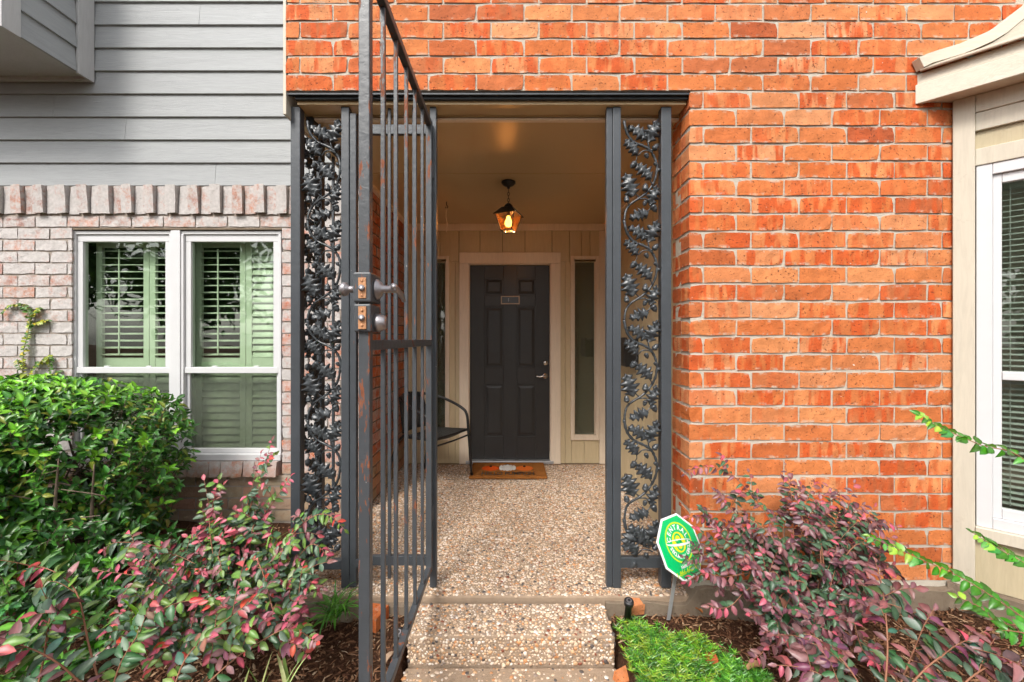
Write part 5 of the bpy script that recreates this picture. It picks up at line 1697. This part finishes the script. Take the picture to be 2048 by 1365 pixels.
# --- feathery ground cover right of the step
def cover(name, label, spots, n_, colf, hgt):
    co, tr, cl = [], [], []
    for i in range(n_):
        (px, py, d, rx, ry) = spots[rnd.randrange(len(spots))]
        c_ = P3(px, py, d)
        a_, r_ = rnd.uniform(0, 6.283), min(1.25, abs(rnd.gauss(0, .62)))
        x_, y_ = c_.x + rx * r_ * math.cos(a_), c_.y + ry * r_ * math.sin(a_)
        if x_ < .475: continue
        cl_ = .5 + .5 * math.sin(31 * x_ + 2.1 * math.sin(23 * y_)) * math.cos(27 * y_ + 1.7 * math.sin(19 * x_))
        if rnd.random() > .35 + .75 * cl_: continue
        h_ = hgt * .85 * max(.3, 1 - .6 * r_ * r_) * rnd.uniform(.5, 1.1) * (.55 + .75 * cl_)
        b_ = Vector((x_, y_, ground_h(x_, y_)))
        lean = Vector((rnd.gauss(0, .75), rnd.gauss(0, .75) - .3, 1)).normalized()
        tip = b_ + lean * h_
        col = colf(r_)
        for k_ in range(14):
            q = .35 + .65 * k_ / 13
            p_ = b_.lerp(tip, q)
            an = k_ * 2.4 + a_
            dd = (Vector((math.cos(an), math.sin(an), .10 + .8 * (q - .45))) + rv(.15)).normalized()
            L_ = rnd.uniform(.016, .034)
            s_ = dd.cross(Vector((0, -.6, .8))).normalized() * .0024
            n0 = len(co)
            co += [p_ - s_, p_ + s_, p_ + dd * L_]
            tr += [n0, n0 + 1, n0 + 2]
            cj = jit([x_ * (.35 + .75 * q) for x_ in col], .3)  # lower needles darkened, shade inside the tufts put into their colour
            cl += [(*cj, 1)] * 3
    me = bpy.data.meshes.new(name)
    fast_mesh(me, np.array([tuple(c_) for c_ in co]), np.array(tr), False)
    color_attr(me, np.array(cl))
    me.materials.append(M['leaf_soft'])
    o = put(bpy.data.objects.new(name, me))
    return tag(o, label, 'ground cover', kind='stuff')
rnd.seed(21)
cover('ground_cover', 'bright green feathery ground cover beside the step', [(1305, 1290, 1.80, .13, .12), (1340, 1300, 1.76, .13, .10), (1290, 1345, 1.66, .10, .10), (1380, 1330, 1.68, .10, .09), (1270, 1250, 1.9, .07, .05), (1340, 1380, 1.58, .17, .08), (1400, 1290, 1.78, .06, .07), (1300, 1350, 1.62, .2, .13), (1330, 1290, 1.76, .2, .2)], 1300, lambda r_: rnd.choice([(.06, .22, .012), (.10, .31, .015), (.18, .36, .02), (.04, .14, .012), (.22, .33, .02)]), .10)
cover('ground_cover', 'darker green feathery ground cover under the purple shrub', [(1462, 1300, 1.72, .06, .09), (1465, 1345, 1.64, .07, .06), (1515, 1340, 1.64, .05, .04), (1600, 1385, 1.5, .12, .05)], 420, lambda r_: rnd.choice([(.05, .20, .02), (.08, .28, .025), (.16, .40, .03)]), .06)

# --- shredded bark mulch and dry leaves
def chips(name, n_, region, seed):
    r_ = np.random.default_rng(seed)
    co, tr, k = [], [], 0
    P_ = region(r_, n_)
    for (x_, y_) in P_:
        L_, w_ = r_.uniform(.010, .042), r_.uniform(.0018, .006)
        a_ = r_.uniform(0, math.pi)
        d_ = np.array([math.cos(a_), math.sin(a_), r_.normal(0, .28)])
        d_ /= np.linalg.norm(d_)
        s_ = np.array([-d_[1], d_[0], r_.normal(0, .3)]); s_ /= np.linalg.norm(s_)
        u_n = np.cross(d_, s_)
        c_ = np.array([x_, y_, ground_h(x_, y_) + r_.uniform(.0, .014)])
        h_ = w_ * .45
        base = len(co)
        for (e_, q) in ((-1, .55), (0, 1), (1, .35)):
            m_ = c_ + d_ * (e_ * L_ / 2) + u_n * (.08 * L_ * (1 - abs(e_)))
            co += [m_ - s_ * w_ * q, m_ + u_n * h_, m_ + s_ * w_ * q]
        for b in (base, base + 3):
            tr += [b, b + 3, b + 4, b, b + 4, b + 1, b + 1, b + 4, b + 5, b + 1, b + 5, b + 2]
    me = bpy.data.meshes.new(name)
    fast_mesh(me, np.array(co), np.array(tr), False)
    return me
t = NT('shredded bark')
ri = t.n('NewGeometry').outputs['Random Per Island']
c = t.ramp(ri, [(0, (.045, .020, .012)), (.25, (.10, .045, .024)), (.5, (.16, .075, .038)), (.75, (.23, .12, .065)), (.93, (.34, .22, .13)), (1, (.42, .30, .2))])
M['chip'] = t.done(t.mix(.5, c, t.ramp(t.noise(t.coord('Position'), 90, 4), [(.3, .6), (.7, 1.2)]), 'MULTIPLY'), .9, 0, None, .15)
def reg(r_, n_):
    out = []
    while len(out) < n_:
        x_, y_ = (r_.uniform(-2.1, -.47), r_.uniform(-.95, .05)) if r_.random() < .45 else (r_.uniform(.47, 2.6), r_.uniform(-.85, -.03))
        if r_.random() < .12: x_, y_ = r_.uniform(-2.6, -1.12), r_.uniform(0, .95)
        out.append((x_, y_))
    return out
me = chips('bark_mulch', 15000, reg, 3)
me.materials.append(M['chip'])
o = tag(put(bpy.data.objects.new('bark_mulch', me)), 'shredded brown bark mulch covering the planting beds', 'mulch', kind='stuff')
# fallen leaves, each one lying on the mulch
rnd.seed(31)
def fallen(px, py, label, l_, w_, col, rz, z=.012, seed=0):
    d = 1.37 * F_PX / (py - CY)
    p_ = P3(px, py, d); p_.z = ground_h(p_.x, p_.y) + z
    r_ = random.Random(seed)
    n_ = 9
    vs, fs = [], []
    for i in range(n_ + 1):
        s_ = i / n_
        ww = w_ * math.sin(math.pi * min(.98, s_ * .9 + .06)) ** .7 * (1 + .22 * math.cos(s_ * 15))
        h_ = .012 * math.sin(s_ * 3.0)
        for c_ in (-1, -.5, 0, .5, 1):
            vs.append((l_ * (s_ - .5), ww * c_, h_ + .010 * c_ * c_ + r_.uniform(0, .003)))
    for i in range(n_):
        for j in range(4):
            b = 5 * i + j
            fs.append((b, b + 5, b + 6, b + 1))
    mb_ = MB(); mb_.add(vs, fs)
    t_ = NT('dry leaf')
    m_ = t_.done(t_.mix(t_.noise(t_.coord('Object'), 40, 4), [x_ * .6 for x_ in col], col), .8)
    o_ = mb_.build('fallen_leaf', m_, None, True, world=Matrix.Translation(p_) @ Matrix.Rotation(R(rz), 4, 'Z') @ Matrix.Rotation(R(-14), 4, 'X'))
    tag(o_, label, 'leaf', 'dry leaves fallen on the beds')
fallen(1515, 1352, 'large curled tan dry leaf at the bottom edge by the purple shrub', .085, .026, (.50, .29, .14), 10, .03, 1)
fallen(1392, 1232, 'orange brown dry leaf on the mulch below the yard sign', .06, .011, (.48, .16, .04), -35, .02, 2)
fallen(1370, 1222, 'pale tan dry leaf against the footing below the yard sign', .06, .012, (.45, .28, .17), -60, .02, 3)
fallen(1945, 1250, 'tan pointed dry leaf on the mulch under the bay window', .07, .012, (.38, .20, .10), -40, .015, 4)
fallen(1690, 1262, 'small brown dry leaf on the mulch right of the purple shrub', .05, .012, (.36, .15, .07), 25, .015, 5)
fallen(780, 1330, 'pale dry leaf between the gate and the step', .07, .016, (.44, .30, .20), 70, .02, 6)
fallen(605, 1228, 'grey brown dry leaf on the mulch near the lily turf', .06, .012, (.24, .12, .07), 15, .02, 7)
fallen(560, 1345, 'light brown dry leaf among the striped blades', .05, .011, (.40, .24, .13), -20, .02, 8)

# --- trees across the yard, seen only as reflections in the panes
def tree(label, x_, y_, h_, rad, seed):
    r_ = random.Random(seed)
    th_ = thing('yard_tree', label, 'tree', (x_, y_, -.3), 'trees across the yard behind the viewer')
    mb_ = MB()
    top = Vector((x_, y_, h_ * .62))
    mb_.tube(smoothpath([(x_, y_, -.3), (x_ + .1, y_, h_ * .25), (x_ - .05, y_ + .1, h_ * .45), top]), [.26 - .011 * i for i in range(19)], 8)
    lv_ = Leaves()
    for b in range(22):
        a_ = r_.uniform(0, 6.283)
        s_ = Vector((x_, y_, h_ * r_.uniform(.3, .6)))
        e_ = Vector((x_ + rad * .8 * math.cos(a_) * r_.uniform(.4, 1), y_ + rad * .8 * math.sin(a_) * r_.uniform(.4, 1), h_ * r_.uniform(.25, .95)))
        mb_.tube(smoothpath([s_, s_.lerp(e_, .5) + Vector((0, 0, .2)), e_], 4), [.07 - .0065 * i for i in range(9)], 5)
        for k in range(170):
            q = s_.lerp(e_, r_.uniform(.35, 1.05)) + Vector((r_.gauss(0, .5), r_.gauss(0, .5), r_.gauss(0, .4)))
            l_ = r_.uniform(.2, .36)
            cg = r_.choice([(.04, .11, .02), (.06, .16, .025), (.09, .2, .03)])
            lv_.add(q, (r_.gauss(0, 1), r_.gauss(0, 1), r_.gauss(-.3, .6)), (r_.gauss(0, .5), r_.gauss(0, .5), 1), l_, l_ * .6, cg)
    mb_.build('trunk', M['bark'], th_, True)
    lv_.build(th_, M['leaf_soft'], 0, mass='crown')
tree('broad green tree across the yard, reflected in the double window', -6.5, -11.5, 7.5, 3.0, 1)
tree('tall green tree across the yard, reflected in the left sidelight', -3.4, -15.0, 8.5, 3.0, 2)
tree('leafy green tree across the yard, reflected in the bay window', 4.8, -11.0, 7.0, 2.8, 3)
tree('spreading green tree far left across the yard, reflected in the right half window', -12.5, -12.0, 8.5, 3.4, 4)
tree('dense green tree at the far left across the yard, reflected in the left half window', -18.0, -12.5, 9.0, 3.8, 5)
tree('bushy green tree at the outer left across the yard', -24.0, -15.0, 9.0, 4.0, 6)
